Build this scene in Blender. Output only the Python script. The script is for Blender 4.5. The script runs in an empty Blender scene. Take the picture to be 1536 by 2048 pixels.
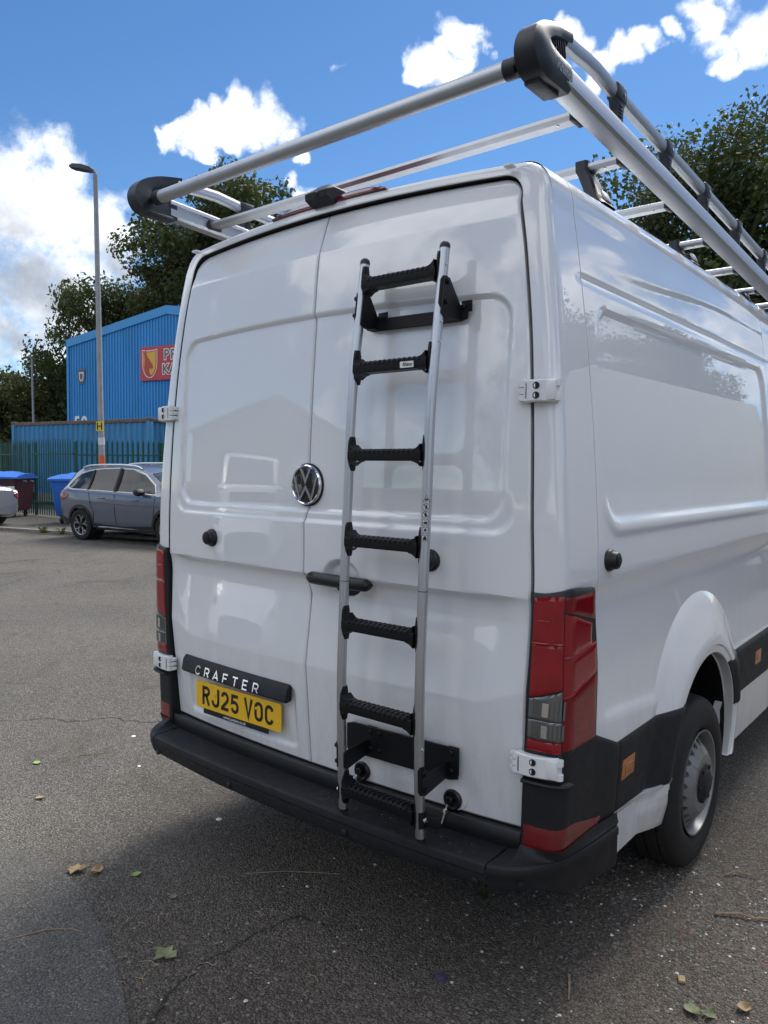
import bpy, bmesh, math, random
from mathutils import Vector, Matrix
PI = math.pi
R = math.radians
scene = bpy.context.scene
col = scene.collection
random.seed(7)

# ------------------------------------------------------------------ camera
right = Vector((0.775382, 0.631441, 0.010194)); fwd = Vector((-0.630169, 0.774350, -0.057226))
YAW, PITCH, ROLL = 0.683145, -0.0572580, 0.0102104
fwd = Vector((-math.sin(YAW)*math.cos(PITCH), math.cos(YAW)*math.cos(PITCH), math.sin(PITCH)))
r0 = Vector((math.cos(YAW), math.sin(YAW), 0)); u0 = r0.cross(fwd)
right = r0*math.cos(ROLL)+u0*math.sin(ROLL); up = -r0*math.sin(ROLL)+u0*math.cos(ROLL)
cam_d = bpy.data.cameras.new('camera'); cam = bpy.data.objects.new('camera', cam_d); col.objects.link(cam)
mw = Matrix.Identity(4)
for i in range(3):
    mw[i][0] = right[i]; mw[i][1] = up[i]; mw[i][2] = -fwd[i]
mw[0][3], mw[1][3], mw[2][3] = 1.97892, -2.01278, 1.65844
cam.matrix_world = mw
cam_d.sensor_fit = 'VERTICAL'; cam_d.sensor_height = 32; cam_d.sensor_width = 24
cam_d.lens = 1530.943/2048*32
cam_d.clip_start = 0.05; cam_d.clip_end = 3000
scene.camera = cam

# ------------------------------------------------------------------ light, sky
SUN_EL, SUN_AZ = R(52), R(-8)            # azimuth from +y towards +x
EXPOSURE = 1.74
scene.view_settings.view_transform = 'Standard'; scene.view_settings.look = 'None'
scene.view_settings.gamma = 1; scene.view_settings.use_curve_mapping = False
scene.view_settings.exposure = EXPOSURE
sd = bpy.data.lights.new('sun', 'SUN'); sd.energy = 1.5; sd.angle = R(30); sd.color = (1, .95, .87)
sun = bpy.data.objects.new('sun', sd); col.objects.link(sun)
sv = Vector((math.sin(SUN_AZ)*math.cos(SUN_EL), math.cos(SUN_AZ)*math.cos(SUN_EL), math.sin(SUN_EL)))
sun.rotation_euler = sv.to_track_quat('Z', 'Y').to_euler(); sun.location = (0, 0, 30)

world = bpy.data.worlds.new('World'); scene.world = world; world.use_nodes = True
nt = world.node_tree; nt.nodes.clear()
def N(t, **k):
    n = nt.nodes.new(t)
    for a, b in k.items(): setattr(n, a, b)
    return n
def lk(a, b): nt.links.new(a, b)
def mth(op, a, b=None, c=None, clamp=False):
    n = N('ShaderNodeMath', operation=op, use_clamp=clamp)
    for i, v in enumerate((a, b, c)):
        if v is None: continue
        if isinstance(v, (int, float)): n.inputs[i].default_value = v
        else: lk(v, n.inputs[i])
    return n.outputs[0]
def pix(px, py):                        # direction seen at a point of the picture
    return (fwd + right*((px-768)/1530.943) - up*((py-1024)/1530.943)).normalized()
SKY_STRENGTH = 0.056
sky = N('ShaderNodeTexSky', sky_type='NISHITA', sun_disc=False, sun_elevation=SUN_EL, sun_rotation=SUN_AZ)
sky.air_density = 1.0; sky.dust_density = 0.1; sky.ozone_density = 5.0; sky.altitude = 50
tc = N('ShaderNodeTexCoord'); D = tc.outputs['Generated']
def noise(scale, detail, rough, vec=None, dist=0.0):
    n = N('ShaderNodeTexNoise'); n.inputs['Scale'].default_value = scale; n.inputs['Detail'].default_value = detail
    n.inputs['Roughness'].default_value = rough; n.inputs['Distortion'].default_value = dist
    lk(vec or D, n.inputs['Vector']); return n.outputs['Fac']
def noisec(scale, detail):
    n = N('ShaderNodeTexNoise'); n.inputs['Scale'].default_value = scale; n.inputs['Detail'].default_value = detail; lk(D, n.inputs['Vector']); return n.outputs['Color']
def vmath(op, a, b):
    n = N('ShaderNodeVectorMath', operation=op)
    for i, v in enumerate((a, b)):
        if isinstance(v, tuple): n.inputs[i].default_value = v
        else: lk(v, n.inputs[i])
    return n.outputs[0]
DW = vmath('ADD', D, vmath('MULTIPLY', vmath('SUBTRACT', noisec(8, 3), (.5, .5, .5)), (.13, .13, .13)))
DW = vmath('ADD', DW, vmath('MULTIPLY', vmath('SUBTRACT', noisec(30, 5), (.5, .5, .5)), (.05, .05, .05)))
BLOBS = [(50,430,150),(170,450,125),(60,570,150),(235,480,85),(130,610,130),(285,520,55),(20,690,100),(305,455,42),(110,700,90),
 (535,245,62),(485,258,48),(425,262,42),(372,262,34),(345,258,24),(560,290,30),(600,318,20),(680,163,24),
 (908,78,56),(866,138,48),(925,100,38),(880,165,32),
 (1500,60,95),(1425,95,62),(1450,165,46),(1235,122,46),(1290,95,36),(1185,150,46),(1140,110,46),(1340,62,28),(1540,10,90),(1525,190,26),(1170,200,30),(1410,40,60),
 (1500,520,50),(600,385,26)]
blob = None
for (px, py, r) in BLOBS:
    d = pix(px, py)
    dn = N('ShaderNodeVectorMath', operation='DISTANCE'); lk(DW, dn.inputs[0]); dn.inputs[1].default_value = d
    c = ((px-768)**2+(py-1024)**2)**.5/1530.9
    rr = r*1.35/1530.9/(1+c*c)
    v = mth('MULTIPLY_ADD', dn.outputs['Value'], -1/rr, 1.0, clamp=True)
    blob = v if blob is None else mth('MAXIMUM', blob, v)
# clouds round the rest of the sky, of the same kind and cover
axis = N('ShaderNodeVectorMath', operation='DOT_PRODUCT'); lk(D, axis.inputs[0]); axis.inputs[1].default_value = fwd
away = N('ShaderNodeMapRange', interpolation_type='SMOOTHSTEP'); lk(axis.outputs['Value'], away.inputs['Value'])
away.inputs['From Min'].default_value = .80; away.inputs['From Max'].default_value = .55
away.inputs['To Min'].default_value = 0; away.inputs['To Max'].default_value = 1
big = N('ShaderNodeMapRange', interpolation_type='SMOOTHSTEP'); lk(noise(3.1, 2, .5), big.inputs['Value'])
big.inputs['From Min'].default_value = .40; big.inputs['From Max'].default_value = .60
gen = mth('MULTIPLY', mth('MULTIPLY', big.outputs[0], away.outputs[0]), .85)
field = mth('MAXIMUM', blob, gen)
fb = noise(10.0, 9, .62, dist=.25)
fb2 = noise(34.0, 6, .6)
tex = mth('ADD', mth('MULTIPLY', mth('SUBTRACT', fb, .5), 2.3), mth('MULTIPLY', mth('SUBTRACT', fb2, .5), .9))
dens = mth('MULTIPLY_ADD', field, 1.22, tex)
mr = N('ShaderNodeMapRange', interpolation_type='SMOOTHSTEP'); lk(dens, mr.inputs['Value'])
mr.inputs['From Min'].default_value = .10; mr.inputs['From Max'].default_value = 1.0
msk = mth('MULTIPLY', mr.outputs[0], mth('MULTIPLY', field, 9.0, clamp=True))
# thick middles and undersides turn grey
sep = N('ShaderNodeSeparateXYZ'); lk(D, sep.inputs[0])
shade = N('ShaderNodeMapRange', interpolation_type='SMOOTHSTEP')
lk(mth('ADD', mth('MULTIPLY', field, .7), mth('MULTIPLY', noise(7.5, 5, .6), .75)), shade.inputs['Value'])
shade.inputs['From Min'].default_value = .50; shade.inputs['From Max'].default_value = 1.0
low = N('ShaderNodeMapRange', interpolation_type='SMOOTHSTEP'); lk(sep.outputs['Z'], low.inputs['Value'])
low.inputs['From Min'].default_value = .42; low.inputs['From Max'].default_value = .20
cc = N('ShaderNodeMix', data_type='RGBA'); lk(mth('MULTIPLY', shade.outputs[0], low.outputs[0]), cc.inputs['Factor'])
CLOUD = 10.8
cc.inputs[6].default_value = (CLOUD, CLOUD, CLOUD*1.01, 1); cc.inputs[7].default_value = (CLOUD*.30, CLOUD*.335, CLOUD*.39, 1)
cv = N('ShaderNodeMapRange'); lk(noise(16, 6, .65), cv.inputs['Value']); cv.inputs['From Min'].default_value = .3; cv.inputs['From Max'].default_value = .62; cv.inputs['To Min'].default_value = .66; cv.inputs['To Max'].default_value = 1.0
cs = N('ShaderNodeVectorMath', operation='SCALE'); lk(cc.outputs[2], cs.inputs[0]); lk(cv.outputs[0], cs.inputs['Scale'])
mx = N('ShaderNodeMix', data_type='RGBA'); lk(msk, mx.inputs['Factor']); hs = N('ShaderNodeHueSaturation'); hs.inputs['Saturation'].default_value = 1.15; hs.inputs['Value'].default_value = .70; lk(sky.outputs[0], hs.inputs['Color']); lk(hs.outputs[0], mx.inputs[6]); lk(cs.outputs[0], mx.inputs[7])
bg = N('ShaderNodeBackground'); bg.inputs['Strength'].default_value = SKY_STRENGTH; lk(mx.outputs[2], bg.inputs['Color'])
wo = N('ShaderNodeOutputWorld'); lk(bg.outputs[0], wo.inputs['Surface'])

# ------------------------------------------------------------------ materials
def mat(name, c, rough=.5, metal=0, coat=0, var=0., vscale=6., bump=0., bscale=300., spec=.5, stretch=None, coatr=.03, dust=0., rvar=0., coat_ior=1.5):
    m = bpy.data.materials.new(name); m.use_nodes = True; t = m.node_tree; b = t.nodes['Principled BSDF']
    b.inputs['Base Color'].default_value = (*c, 1); b.inputs['Roughness'].default_value = rough; b.inputs['Metallic'].default_value = metal
    b.inputs['Coat Weight'].default_value = coat; b.inputs['Coat Roughness'].default_value = coatr; b.inputs['Specular IOR Level'].default_value = spec
    if coat >= 1: b.inputs['Coat IOR'].default_value = coat_ior
    tcn = t.nodes.new('ShaderNodeTexCoord'); vec = tcn.outputs['Object']
    if stretch:
        mp = t.nodes.new('ShaderNodeMapping'); mp.inputs['Scale'].default_value = stretch; t.links.new(vec, mp.inputs[0]); vec = mp.outputs[0]
    def nz(s, d=5, r=.6):
        n = t.nodes.new('ShaderNodeTexNoise'); n.inputs['Scale'].default_value = s; n.inputs['Detail'].default_value = d; n.inputs['Roughness'].default_value = r
        t.links.new(vec, n.inputs['Vector']); return n.outputs['Fac']
    def mr_(x, a, b_, lo, hi):
        n = t.nodes.new('ShaderNodeMapRange'); t.links.new(x, n.inputs[0])
        for i, v in enumerate((a, b_, lo, hi)): n.inputs[i+1].default_value = v
        return n.outputs[0]
    if var or dust:
        cur = None
        if var:
            n = t.nodes.new('ShaderNodeMix'); n.data_type = 'RGBA'; t.links.new(mr_(nz(vscale), .3, .7, 0, 1), n.inputs[0])
            n.inputs[6].default_value = (*[x*(1-var) for x in c], 1); n.inputs[7].default_value = (*[min(1, x*(1+var)) for x in c], 1); cur = n.outputs[2]
        if dust:
            n = t.nodes.new('ShaderNodeMix'); n.data_type = 'RGBA'; t.links.new(mr_(nz(vscale*4.3, 8, .75), .5, .8, 0, dust), n.inputs[0])
            if cur: t.links.new(cur, n.inputs[6])
            else: n.inputs[6].default_value = (*c, 1)
            n.inputs[7].default_value = (.30, .27, .23, 1); cur = n.outputs[2]
        t.links.new(cur, b.inputs['Base Color'])
    if rvar: t.links.new(mr_(nz(vscale*2.1, 6), .3, .7, max(0, rough-rvar), rough+rvar), b.inputs['Roughness'])
    if bump:
        n = t.nodes.new('ShaderNodeBump'); n.inputs['Strength'].default_value = bump; n.inputs['Distance'].default_value = .002
        t.links.new(nz(bscale, 3), n.inputs['Height']); t.links.new(n.outputs[0], b.inputs['Normal'])
    return m
M = {}
M['paint'] = mat('white_paint', (.765, .785, .815), .42, coat=1, var=.015, vscale=3, dust=.02, coatr=.012, coat_ior=1.75)
def road_film(m):
    t = m.node_tree; b = t.nodes['Principled BSDF']; L = t.links.new; src = b.inputs['Base Color'].links[0].from_socket
    c = t.nodes.new('ShaderNodeTexCoord'); sp_ = t.nodes.new('ShaderNodeSeparateXYZ'); L(c.outputs['Object'], sp_.inputs[0])
    h = t.nodes.new('ShaderNodeMapRange'); h.interpolation_type = 'SMOOTHSTEP'; L(sp_.outputs['Z'], h.inputs[0])
    for i, v in enumerate((1.15, .38, .04, 1.0)): h.inputs[i+1].default_value = v
    mp_ = t.nodes.new('ShaderNodeMapping'); mp_.inputs['Scale'].default_value = (1, 1, .22); L(c.outputs['Object'], mp_.inputs[0])
    n = t.nodes.new('ShaderNodeTexNoise'); n.inputs['Scale'].default_value = 14; n.inputs['Detail'].default_value = 9; n.inputs['Roughness'].default_value = .72; L(mp_.outputs[0], n.inputs['Vector'])
    r_ = t.nodes.new('ShaderNodeMapRange'); L(n.outputs['Fac'], r_.inputs[0])
    for i, v in enumerate((.40, .75, .0, .60)): r_.inputs[i+1].default_value = v
    f = t.nodes.new('ShaderNodeMath'); f.operation = 'MULTIPLY'; L(h.outputs[0], f.inputs[0]); L(r_.outputs[0], f.inputs[1])
    x = t.nodes.new('ShaderNodeMix'); x.data_type = 'RGBA'; L(f.outputs[0], x.inputs[0]); L(src, x.inputs[6]); x.inputs[7].default_value = (.44, .41, .37, 1); L(x.outputs[2], b.inputs['Base Color'])
    q = t.nodes.new('ShaderNodeMath'); q.operation = 'MULTIPLY_ADD'; L(f.outputs[0], q.inputs[0]); q.inputs[1].default_value = .5; q.inputs[2].default_value = .012; L(q.outputs[0], b.inputs['Coat Roughness'])
road_film(M['paint'])
M['jamb'] = mat('dark_gap', (.012, .012, .014), .8)
M['plastic'] = mat('grey_black_plastic', (.0105, .012, .016), .56, bump=.25, bscale=900, var=.15, vscale=8, dust=.04, rvar=.08, spec=.35)
M['step'] = mat('bumper_step_plastic', (.0095, .011, .0145), .58, bump=.5, bscale=700, var=.25, vscale=14, dust=.08, rvar=.1, spec=.35)
M['black'] = mat('black_plastic', (.006, .007, .009), .40, bump=.15, bscale=700, rvar=.06)
M['cap'] = mat('rack_cap_plastic', (.010, .013, .022), .42, bump=.2, bscale=900, var=.15)
M['gloss'] = mat('gloss_black', (.008, .008, .010), .12, coat=.6)
M['powder'] = mat('black_powder_coat', (.005, .0055, .0075), .45, bump=.3, bscale=900, spec=.3)
M['alu'] = mat('anodised_aluminium', (.50, .52, .55), .36, metal=1, var=.05, vscale=20, stretch=(1, 1, .15))
M['alu2'] = mat('rack_aluminium', (.46, .48, .51), .42, metal=1, var=.06, vscale=14, stretch=(1, .1, 1))
M['chrome'] = mat('chrome', (.75, .76, .78), .08, metal=1)
M['steel'] = mat('zinc_steel', (.62, .62, .6), .25, metal=1)
M['rim'] = mat('silver_wheel_paint', (.23, .235, .24), .36, metal=.5, var=.08, dust=.12)
M['rubber'] = mat('tyre_rubber', (.007, .007, .0075), .75, bump=.3, bscale=260, var=.25, vscale=18, dust=.06)
M['red'] = mat('red_lens', (.25, .003, .010), .12, coat=.55, var=.12, vscale=20)
M['red2'] = mat('deep_red_lens', (.17, .003, .008), .12, coat=.4, spec=.3, var=.2, vscale=26)
M['red3'] = mat('bright_red_lens', (.36, .012, .012), .15, coat=1)
M['reflector'] = mat('reflector_red', (.16, .008, .012), .2, coat=.6, bump=.4, bscale=500)
M['brake'] = mat('dark_red_lens', (.10, .006, .02), .15, coat=1)
M['amber'] = mat('amber_reflector', (.42, .13, .02), .25, coat=.4, bump=.5, bscale=500)
M['clear'] = mat('clear_lens', (.17, .175, .18), .14, metal=.6, coat=1)
M['silverbit'] = mat('lamp_reflector', (.8, .8, .8), .12, metal=1)
M['yellow'] = mat('plate_yellow', (.86, .50, .010), .30, coat=.3, var=.03)
M['ink'] = mat('black_ink', (.010, .010, .010), .45)
M['white'] = mat('white_print', (.78, .78, .76), .5)
M['hingewhite'] = mat('white_hinge_paint', (.74, .75, .76), .38, coat=.4, var=.02)
M['decal'] = mat('clear_sticker', (.66, .66, .65), .5, var=.06, vscale=40)

# ------------------------------------------------------------------ mesh builder
WM = {}
class MB:
    def __init__(s): s.V = []; s.F = []; s.I = []
    def add(s, V, F, mi=0):
        n = len(s.V); s.V += [Vector(v) for v in V]; s.F += [tuple(n+i for i in f) for f in F]; s.I += [mi]*len(F); return s
    def grid(s, P, mi=0, cu=False, cv=False):
        nu, nv = len(P), len(P[0]); V = [p for r_ in P for p in r_]; F = []
        for i in range(nu if cu else nu-1):
            for j in range(nv if cv else nv-1):
                i2, j2 = (i+1) % nu, (j+1) % nv
                F.append((i*nv+j, i2*nv+j, i2*nv+j2, i*nv+j2))
        return s.add(V, F, mi)
    def box(s, c, sz, bev=0, rot=None, mi=0, seg=2):
        bm = bmesh.new(); bmesh.ops.create_cube(bm, size=1)
        for v in bm.verts: v.co = Vector((v.co.x*sz[0], v.co.y*sz[1], v.co.z*sz[2]))
        if bev: bmesh.ops.bevel(bm, geom=bm.edges[:], offset=bev, segments=seg, profile=.5, affect='EDGES')
        return s.frombm(bm, Matrix.Translation(c) @ (rot.to_4x4() if rot else Matrix.Identity(4)), mi)
    def frombm(s, bm, mx_=None, mi=0):
        bm.verts.ensure_lookup_table(); bm.verts.index_update()
        V = [(mx_ @ v.co) if mx_ else v.co.copy() for v in bm.verts]; F = [[v.index for v in f.verts] for f in bm.faces]; bm.free()
        return s.add(V, F, mi)
    def tube(s, path, r, n=12, mi=0, cap=True, upv=None, prof=None):
        path = [Vector(p) for p in path]; rings = []; X = None
        for i, p in enumerate(path):
            t = (path[min(i+1, len(path)-1)]-path[max(i-1, 0)]).normalized()
            if X is None:
                X = Vector(upv) if upv else (Vector((0, 0, 1)) if abs(t.z) < .9 else Vector((1, 0, 0)))
            X = (X-t*X.dot(t)).normalized(); Y = t.cross(X)
            rr = r[i] if isinstance(r, (list, tuple)) else r
            if prof: rings.append([p+X*a*rr+Y*b*rr for a, b in prof])
            else: rings.append([p+X*math.cos(2*PI*k/n)*rr+Y*math.sin(2*PI*k/n)*rr for k in range(n)])
        s.grid(rings, mi, cv=True)
        if cap: s.add(rings[0], [tuple(range(len(rings[0])))[::-1]], mi); s.add(rings[-1], [tuple(range(len(rings[-1])))], mi)
        return s
    def cyl(s, a, b, r, n=20, mi=0, r2=None): return s.tube([a, b], [r, r if r2 is None else r2], n, mi)
    def lathe(s, prof, o, ax, n=24, mi=0, closed=False):
        ax = Vector(ax).normalized(); X = ax.orthogonal().normalized(); Y = ax.cross(X); o = Vector(o)
        return s.grid([[o+ax*h+(X*math.cos(2*PI*k/n)+Y*math.sin(2*PI*k/n))*r for k in range(n)] for r, h in prof], mi, cv=True, cu=closed)
    def prism(s, poly, f, d0, d1, mi=0):     # poly in 2D, f(a,b,d)->3D
        n = len(poly); A = [f(a, b, d0) for a, b in poly]; B = [f(a, b, d1) for a, b in poly]
        F = [tuple(range(n)), tuple(range(2*n-1, n-1, -1))]+[(i, (i+1) % n, n+(i+1) % n, n+i) for i in range(n)]
        return s.add(A+B, F, mi)
    def build(s, name, m, parent=None, smooth=35, world=True, recalc=True):
        me = bpy.data.meshes.new(name); inv = WM[parent].inverted() if (parent and world and parent in WM) else None
        V = [inv @ v for v in s.V] if inv else s.V
        me.from_pydata([tuple(v) for v in V], [], s.F)
        for x in (m if isinstance(m, (list, tuple)) else [m]): me.materials.append(x)
        if any(s.I): me.polygons.foreach_set('material_index', s.I)
        bm = bmesh.new(); bm.from_mesh(me); 
        bmesh.ops.remove_doubles(bm, verts=bm.verts, dist=1e-5)
        if recalc: bmesh.ops.recalc_face_normals(bm, faces=bm.faces)
        bm.to_mesh(me); bm.free()
        if smooth is not None:
            me.polygons.foreach_set('use_smooth', [True]*len(me.polygons))
            try: me.set_sharp_from_angle(angle=R(smooth))
            except Exception: pass
        o = bpy.data.objects.new(name, me); col.objects.link(o)
        if parent: o.parent = parent; WM[o] = WM.get(parent, Matrix.Identity(4))
        return o
def thing(name, label, cat, loc=(0, 0, 0), rot=None, group=None):
    o = bpy.data.objects.new(name, None); col.objects.link(o); o.empty_display_size = .2
    mxx = Matrix.Translation(loc) @ (rot.to_4x4() if rot else Matrix.Identity(4)); o.matrix_world = mxx; WM[o] = mxx
    o['label'] = label; o['category'] = cat
    if group: o['group'] = group
    return o
def sub(name, parent):                     # an Empty part inside a thing
    o = bpy.data.objects.new(name, None); col.objects.link(o); o.parent = parent; o.empty_display_size = .1; WM[o] = WM[parent]; return o
def tag(o, label, cat, group=None):
    o['label'] = label; o['category'] = cat
    if group: o['group'] = group
    return o
def struct(o): o['kind'] = 'structure'; return o
def kids(o): return [c for c in bpy.data.objects if c.parent == o]
def copy_tree(o, parent=None, tf=None):
    c = o.copy(); col.objects.link(c); c.parent = parent
    for k in [x for x in KID.get(o, kids(o))]: copy_tree(k, c)
    return c
KID = {}
def S(a, b, x):
    t = min(1, max(0, (x-a)/(b-a))); return t*t*(3-2*t)
def interp(x, X, Y):
    if x <= X[0]: return Y[0]
    for i in range(len(X)-1):
        if x <= X[i+1]: return Y[i]+(Y[i+1]-Y[i])*(x-X[i])/(X[i+1]-X[i])
    return Y[-1]
def hinterp(x, X, Y):                      # smooth (hermite) interpolation
    if x <= X[0]: return Y[0]
    if x >= X[-1]: return Y[-1]
    n = len(X)
    for i in range(n-1):
        if x <= X[i+1]: break
    def sl(k):
        if k == 0: return (Y[1]-Y[0])/(X[1]-X[0])
        if k == n-1: return (Y[-1]-Y[-2])/(X[-1]-X[-2])
        a = (Y[k]-Y[k-1])/(X[k]-X[k-1]); b = (Y[k+1]-Y[k])/(X[k+1]-X[k])
        return 0 if a*b <= 0 else 2*a*b/(a+b)
    h = X[i+1]-X[i]; t = (x-X[i])/h
    return (2*t**3-3*t*t+1)*Y[i]+(t**3-2*t*t+t)*h*sl(i)+(-2*t**3+3*t*t)*Y[i+1]+(t**3-t*t)*h*sl(i+1)
def ribbon(pts, w, closed=False):          # thick polyline as convex quads in 2D
    P = [Vector((p[0], p[1], 0)) for p in pts]; n = len(P); L = []; Rr = []
    for i in range(n):
        a = P[(i-1) % n] if (closed or i > 0) else None; b = P[(i+1) % n] if (closed or i < n-1) else None
        d1 = (P[i]-a).normalized() if a is not None else None; d2 = (b-P[i]).normalized() if b is not None else None
        d1 = d1 or d2; d2 = d2 or d1
        n1 = Vector((-d1.y, d1.x, 0)); n2 = Vector((-d2.y, d2.x, 0)); m = (n1+n2)
        m = m.normalized() if m.length > 1e-4 else n1
        k = w/2/max(.45, m.dot(n1)); L.append(P[i]+m*k); Rr.append(P[i]-m*k)
    q = []
    for i in range(n if closed else n-1):
        j = (i+1) % n; q.append([(v.x, v.y) for v in (L[i], L[j], Rr[j], Rr[i])])
    return q
def arcpts(cx, cy, rx, ry, a0, a1, n=6): return [(cx+rx*math.cos(R(a0+(a1-a0)*i/n)), cy+ry*math.sin(R(a0+(a1-a0)*i/n))) for i in range(n+1)]
def rrect(cx, cy, hx, hy, r, n=5):
    o = []
    for sx, sy, a in ((1, 1, 0), (-1, 1, 90), (-1, -1, 180), (1, -1, 270)):
        o += arcpts(cx+sx*(hx-r), cy+sy*(hy-r), r, r, a, a+90, n)
    return o
def text2d(s, size, bold=0.0):
    cu = bpy.data.curves.new('t', 'FONT'); cu.body = s; cu.size = size; cu.align_x = 'CENTER'; cu.align_y = 'CENTER'; cu.offset = bold; cu.resolution_u = 3
    ob = bpy.data.objects.new('t', cu); col.objects.link(ob)
    me = bpy.data.meshes.new_from_object(ob)
    V = [v.co.copy() for v in me.vertices]; F = [tuple(p.vertices) for p in me.polygons]
    bpy.data.objects.remove(ob); bpy.data.curves.remove(cu); bpy.data.meshes.remove(me)
    return V, F

# ------------------------------------------------------------------ ground
def ground_material(name, c1, c2, stone, bumpd=1.0, dirt=.5, sc=95.):
    m = bpy.data.materials.new(name); m.use_nodes = True; t = m.node_tree; b = t.nodes['Principled BSDF']; L = t.links.new
    g = t.nodes.new('ShaderNodeNewGeometry'); vec = g.outputs['Position']
    def nz(s, d=6, r=.6, dist=0):
        n = t.nodes.new('ShaderNodeTexNoise'); n.inputs['Scale'].default_value = s; n.inputs['Detail'].default_value = d; n.inputs['Roughness'].default_value = r
        n.inputs['Distortion'].default_value = dist; L(vec, n.inputs['Vector']); return n
    def vo(s, f='F1', rnd=1):
        n = t.nodes.new('ShaderNodeTexVoronoi'); n.feature = f; n.inputs['Scale'].default_value = s; n.inputs['Randomness'].default_value = rnd; L(vec, n.inputs['Vector']); return n
    def mp(x, a, b_, lo=0, hi=1):
        n = t.nodes.new('ShaderNodeMapRange'); L(x, n.inputs[0]); n.interpolation_type = 'SMOOTHSTEP'
        for i, v in enumerate((a, b_, lo, hi)): n.inputs[i+1].default_value = v
        return n.outputs[0]
    def mix(f, a, b_, mode='MIX'):
        n = t.nodes.new('ShaderNodeMix'); n.data_type = 'RGBA'; n.blend_type = mode
        for i, v in ((0, f), (6, a), (7, b_)):
            if isinstance(v, (int, float)): n.inputs[i].default_value = v
            elif isinstance(v, tuple): n.inputs[i].default_value = (*v, 1)
            else: L(v, n.inputs[i])
        return n.outputs[2]
    base = mix(mp(nz(.55, 5, .6, .4).outputs[0], .35, .65), c1, c2)
    base = mix(mp(nz(9, 6, .7).outputs[0], .35, .7, 0, .55), base, tuple(x*.55 for x in c1))
    st = vo(sc); hs = t.nodes.new('ShaderNodeSeparateColor'); L(st.outputs['Color'], hs.inputs[0])
    base = mix(mp(hs.outputs[0], .35, 1., 0, .8), base, stone)                     # each chip its own grey
    base = mix(mp(hs.outputs[1], .90, .97, 0, .5), base, tuple(min(1, x*2.0) for x in stone))
    base = mix(mp(hs.outputs[2], .85, 1, 0, .6), base, (.016, .016, .018))
    base = mix(mp(st.outputs['Distance'], .35, .75, 0, .75), base, tuple(x*.30 for x in c1))
    base = mix(mp(nz(1.1, 7, .7, .6).outputs[0], .52, .72, 0, dirt), base, (.060, .048, .036))
    if name == 'worn_asphalt':
        dd = t.nodes.new('ShaderNodeVectorMath'); dd.operation = 'DISTANCE'; wv = t.nodes.new('ShaderNodeVectorMath'); wv.operation = 'MULTIPLY_ADD'; L(nz(1.6, 6, .7).outputs['Color'], wv.inputs[0]); wv.inputs[1].default_value = (1.6, 1.6, 0); L(vec, wv.inputs[2])
        L(wv.outputs[0], dd.inputs[0]); dd.inputs[1].default_value = (1.7, .9, 0); base = mix(mp(dd.outputs['Value'], 2.6, 1.2, 0, .70), base, mix(mp(hs.outputs[0], .2, .9), (.068, .054, .042), (.16, .132, .106)))
    w = nz(.9, 4, .6); wa = t.nodes.new('ShaderNodeVectorMath'); wa.operation = 'MULTIPLY_ADD'; L(w.outputs['Color'], wa.inputs[0]); wa.inputs[1].default_value = (1.6, 1.6, 0); L(vec, wa.inputs[2])
    ck = t.nodes.new('ShaderNodeTexVoronoi'); ck.feature = 'DISTANCE_TO_EDGE'; ck.inputs['Scale'].default_value = .23; L(wa.outputs[0], ck.inputs['Vector'])
    ckm = t.nodes.new('ShaderNodeMath'); ckm.operation = 'MULTIPLY'; L(mp(ck.outputs['Distance'], .0, .0055, .8, 0), ckm.inputs[0]); L(mp(nz(.7, 3).outputs[0], .42, .58), ckm.inputs[1])
    base = mix(ckm.outputs[0], base, (.018, .016, .015))
    L(base, b.inputs['Base Color']); L(mp(hs.outputs[1], 0, 1, .78, .96), b.inputs['Roughness']); b.inputs['Specular IOR Level'].default_value = .35
    h = t.nodes.new('ShaderNodeMath'); h.operation = 'MULTIPLY_ADD'; L(st.outputs['Distance'], h.inputs[0]); h.inputs[1].default_value = -1.; L(hs.outputs[0], h.inputs[2])
    bp = t.nodes.new('ShaderNodeBump'); bp.inputs['Strength'].default_value = 1.0*bumpd; bp.inputs['Distance'].default_value = .010; L(h.outputs[0], bp.inputs['Height'])
    bp2 = t.nodes.new('ShaderNodeBump'); bp2.inputs['Strength'].default_value = .5; bp2.inputs['Distance'].default_value = .03; L(nz(5, 6, .7).outputs[0], bp2.inputs['Height']); L(bp2.outputs[0], bp.inputs['Normal'])
    L(bp.outputs[0], b.inputs['Normal'])
    return m
M['asphalt'] = ground_material('worn_asphalt', (.205, .190, .170), (.135, .127, .116), (.29, .272, .245), 1.0, .5, 125.)
M['patch'] = ground_material('smooth_asphalt_repair', (.142, .134, .122), (.122, .116, .108), (.185, .176, .162), .45, .3, 150.)
M['dirt'] = ground_material('rubble_dust', (.11, .085, .070), (.085, .070, .060), (.26, .20, .17), 1.3, .5, 120.)
M['pave'] = ground_material('dusty_pavement', (.12, .112, .10), (.095, .09, .082), (.15, .14, .13), .6, .6, 80.)
def sheet(name, poly, z, m):
    return struct(MB().add([(x, y, z) for x, y in poly], [tuple(range(len(poly)))]).build(name, m, smooth=None))
# one sheet to the horizon, finer near the van
gx = [-900, -300, -120, -60]+list(range(-40, 21, 2))+[40, 90, 250, 900]
ground = struct(MB().grid([[(x, y, 0) for y in [-900, -300, -90, -40]+list(range(-30, 41, 2))+[60, 120, 300, 900]] for x in gx]).build('ground', M['asphalt'], smooth=None))
rp = random.Random(3)
pp = [(-1.36, -.54), (-1.20, -.50), (-1.02, -.471), (-.80, -.49), (-.66, -.53), (-.494, -.576), (-.36, -.62), (-.16, -.70), (.024, -.784), (.2, -.95), (.1, -1.6), (-.9, -1.9), (-2.6, -1.6), (-2.7, -.9), (-1.9, -.62)]
sheet('asphalt_repair', pp, .004, M['patch'])

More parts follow.
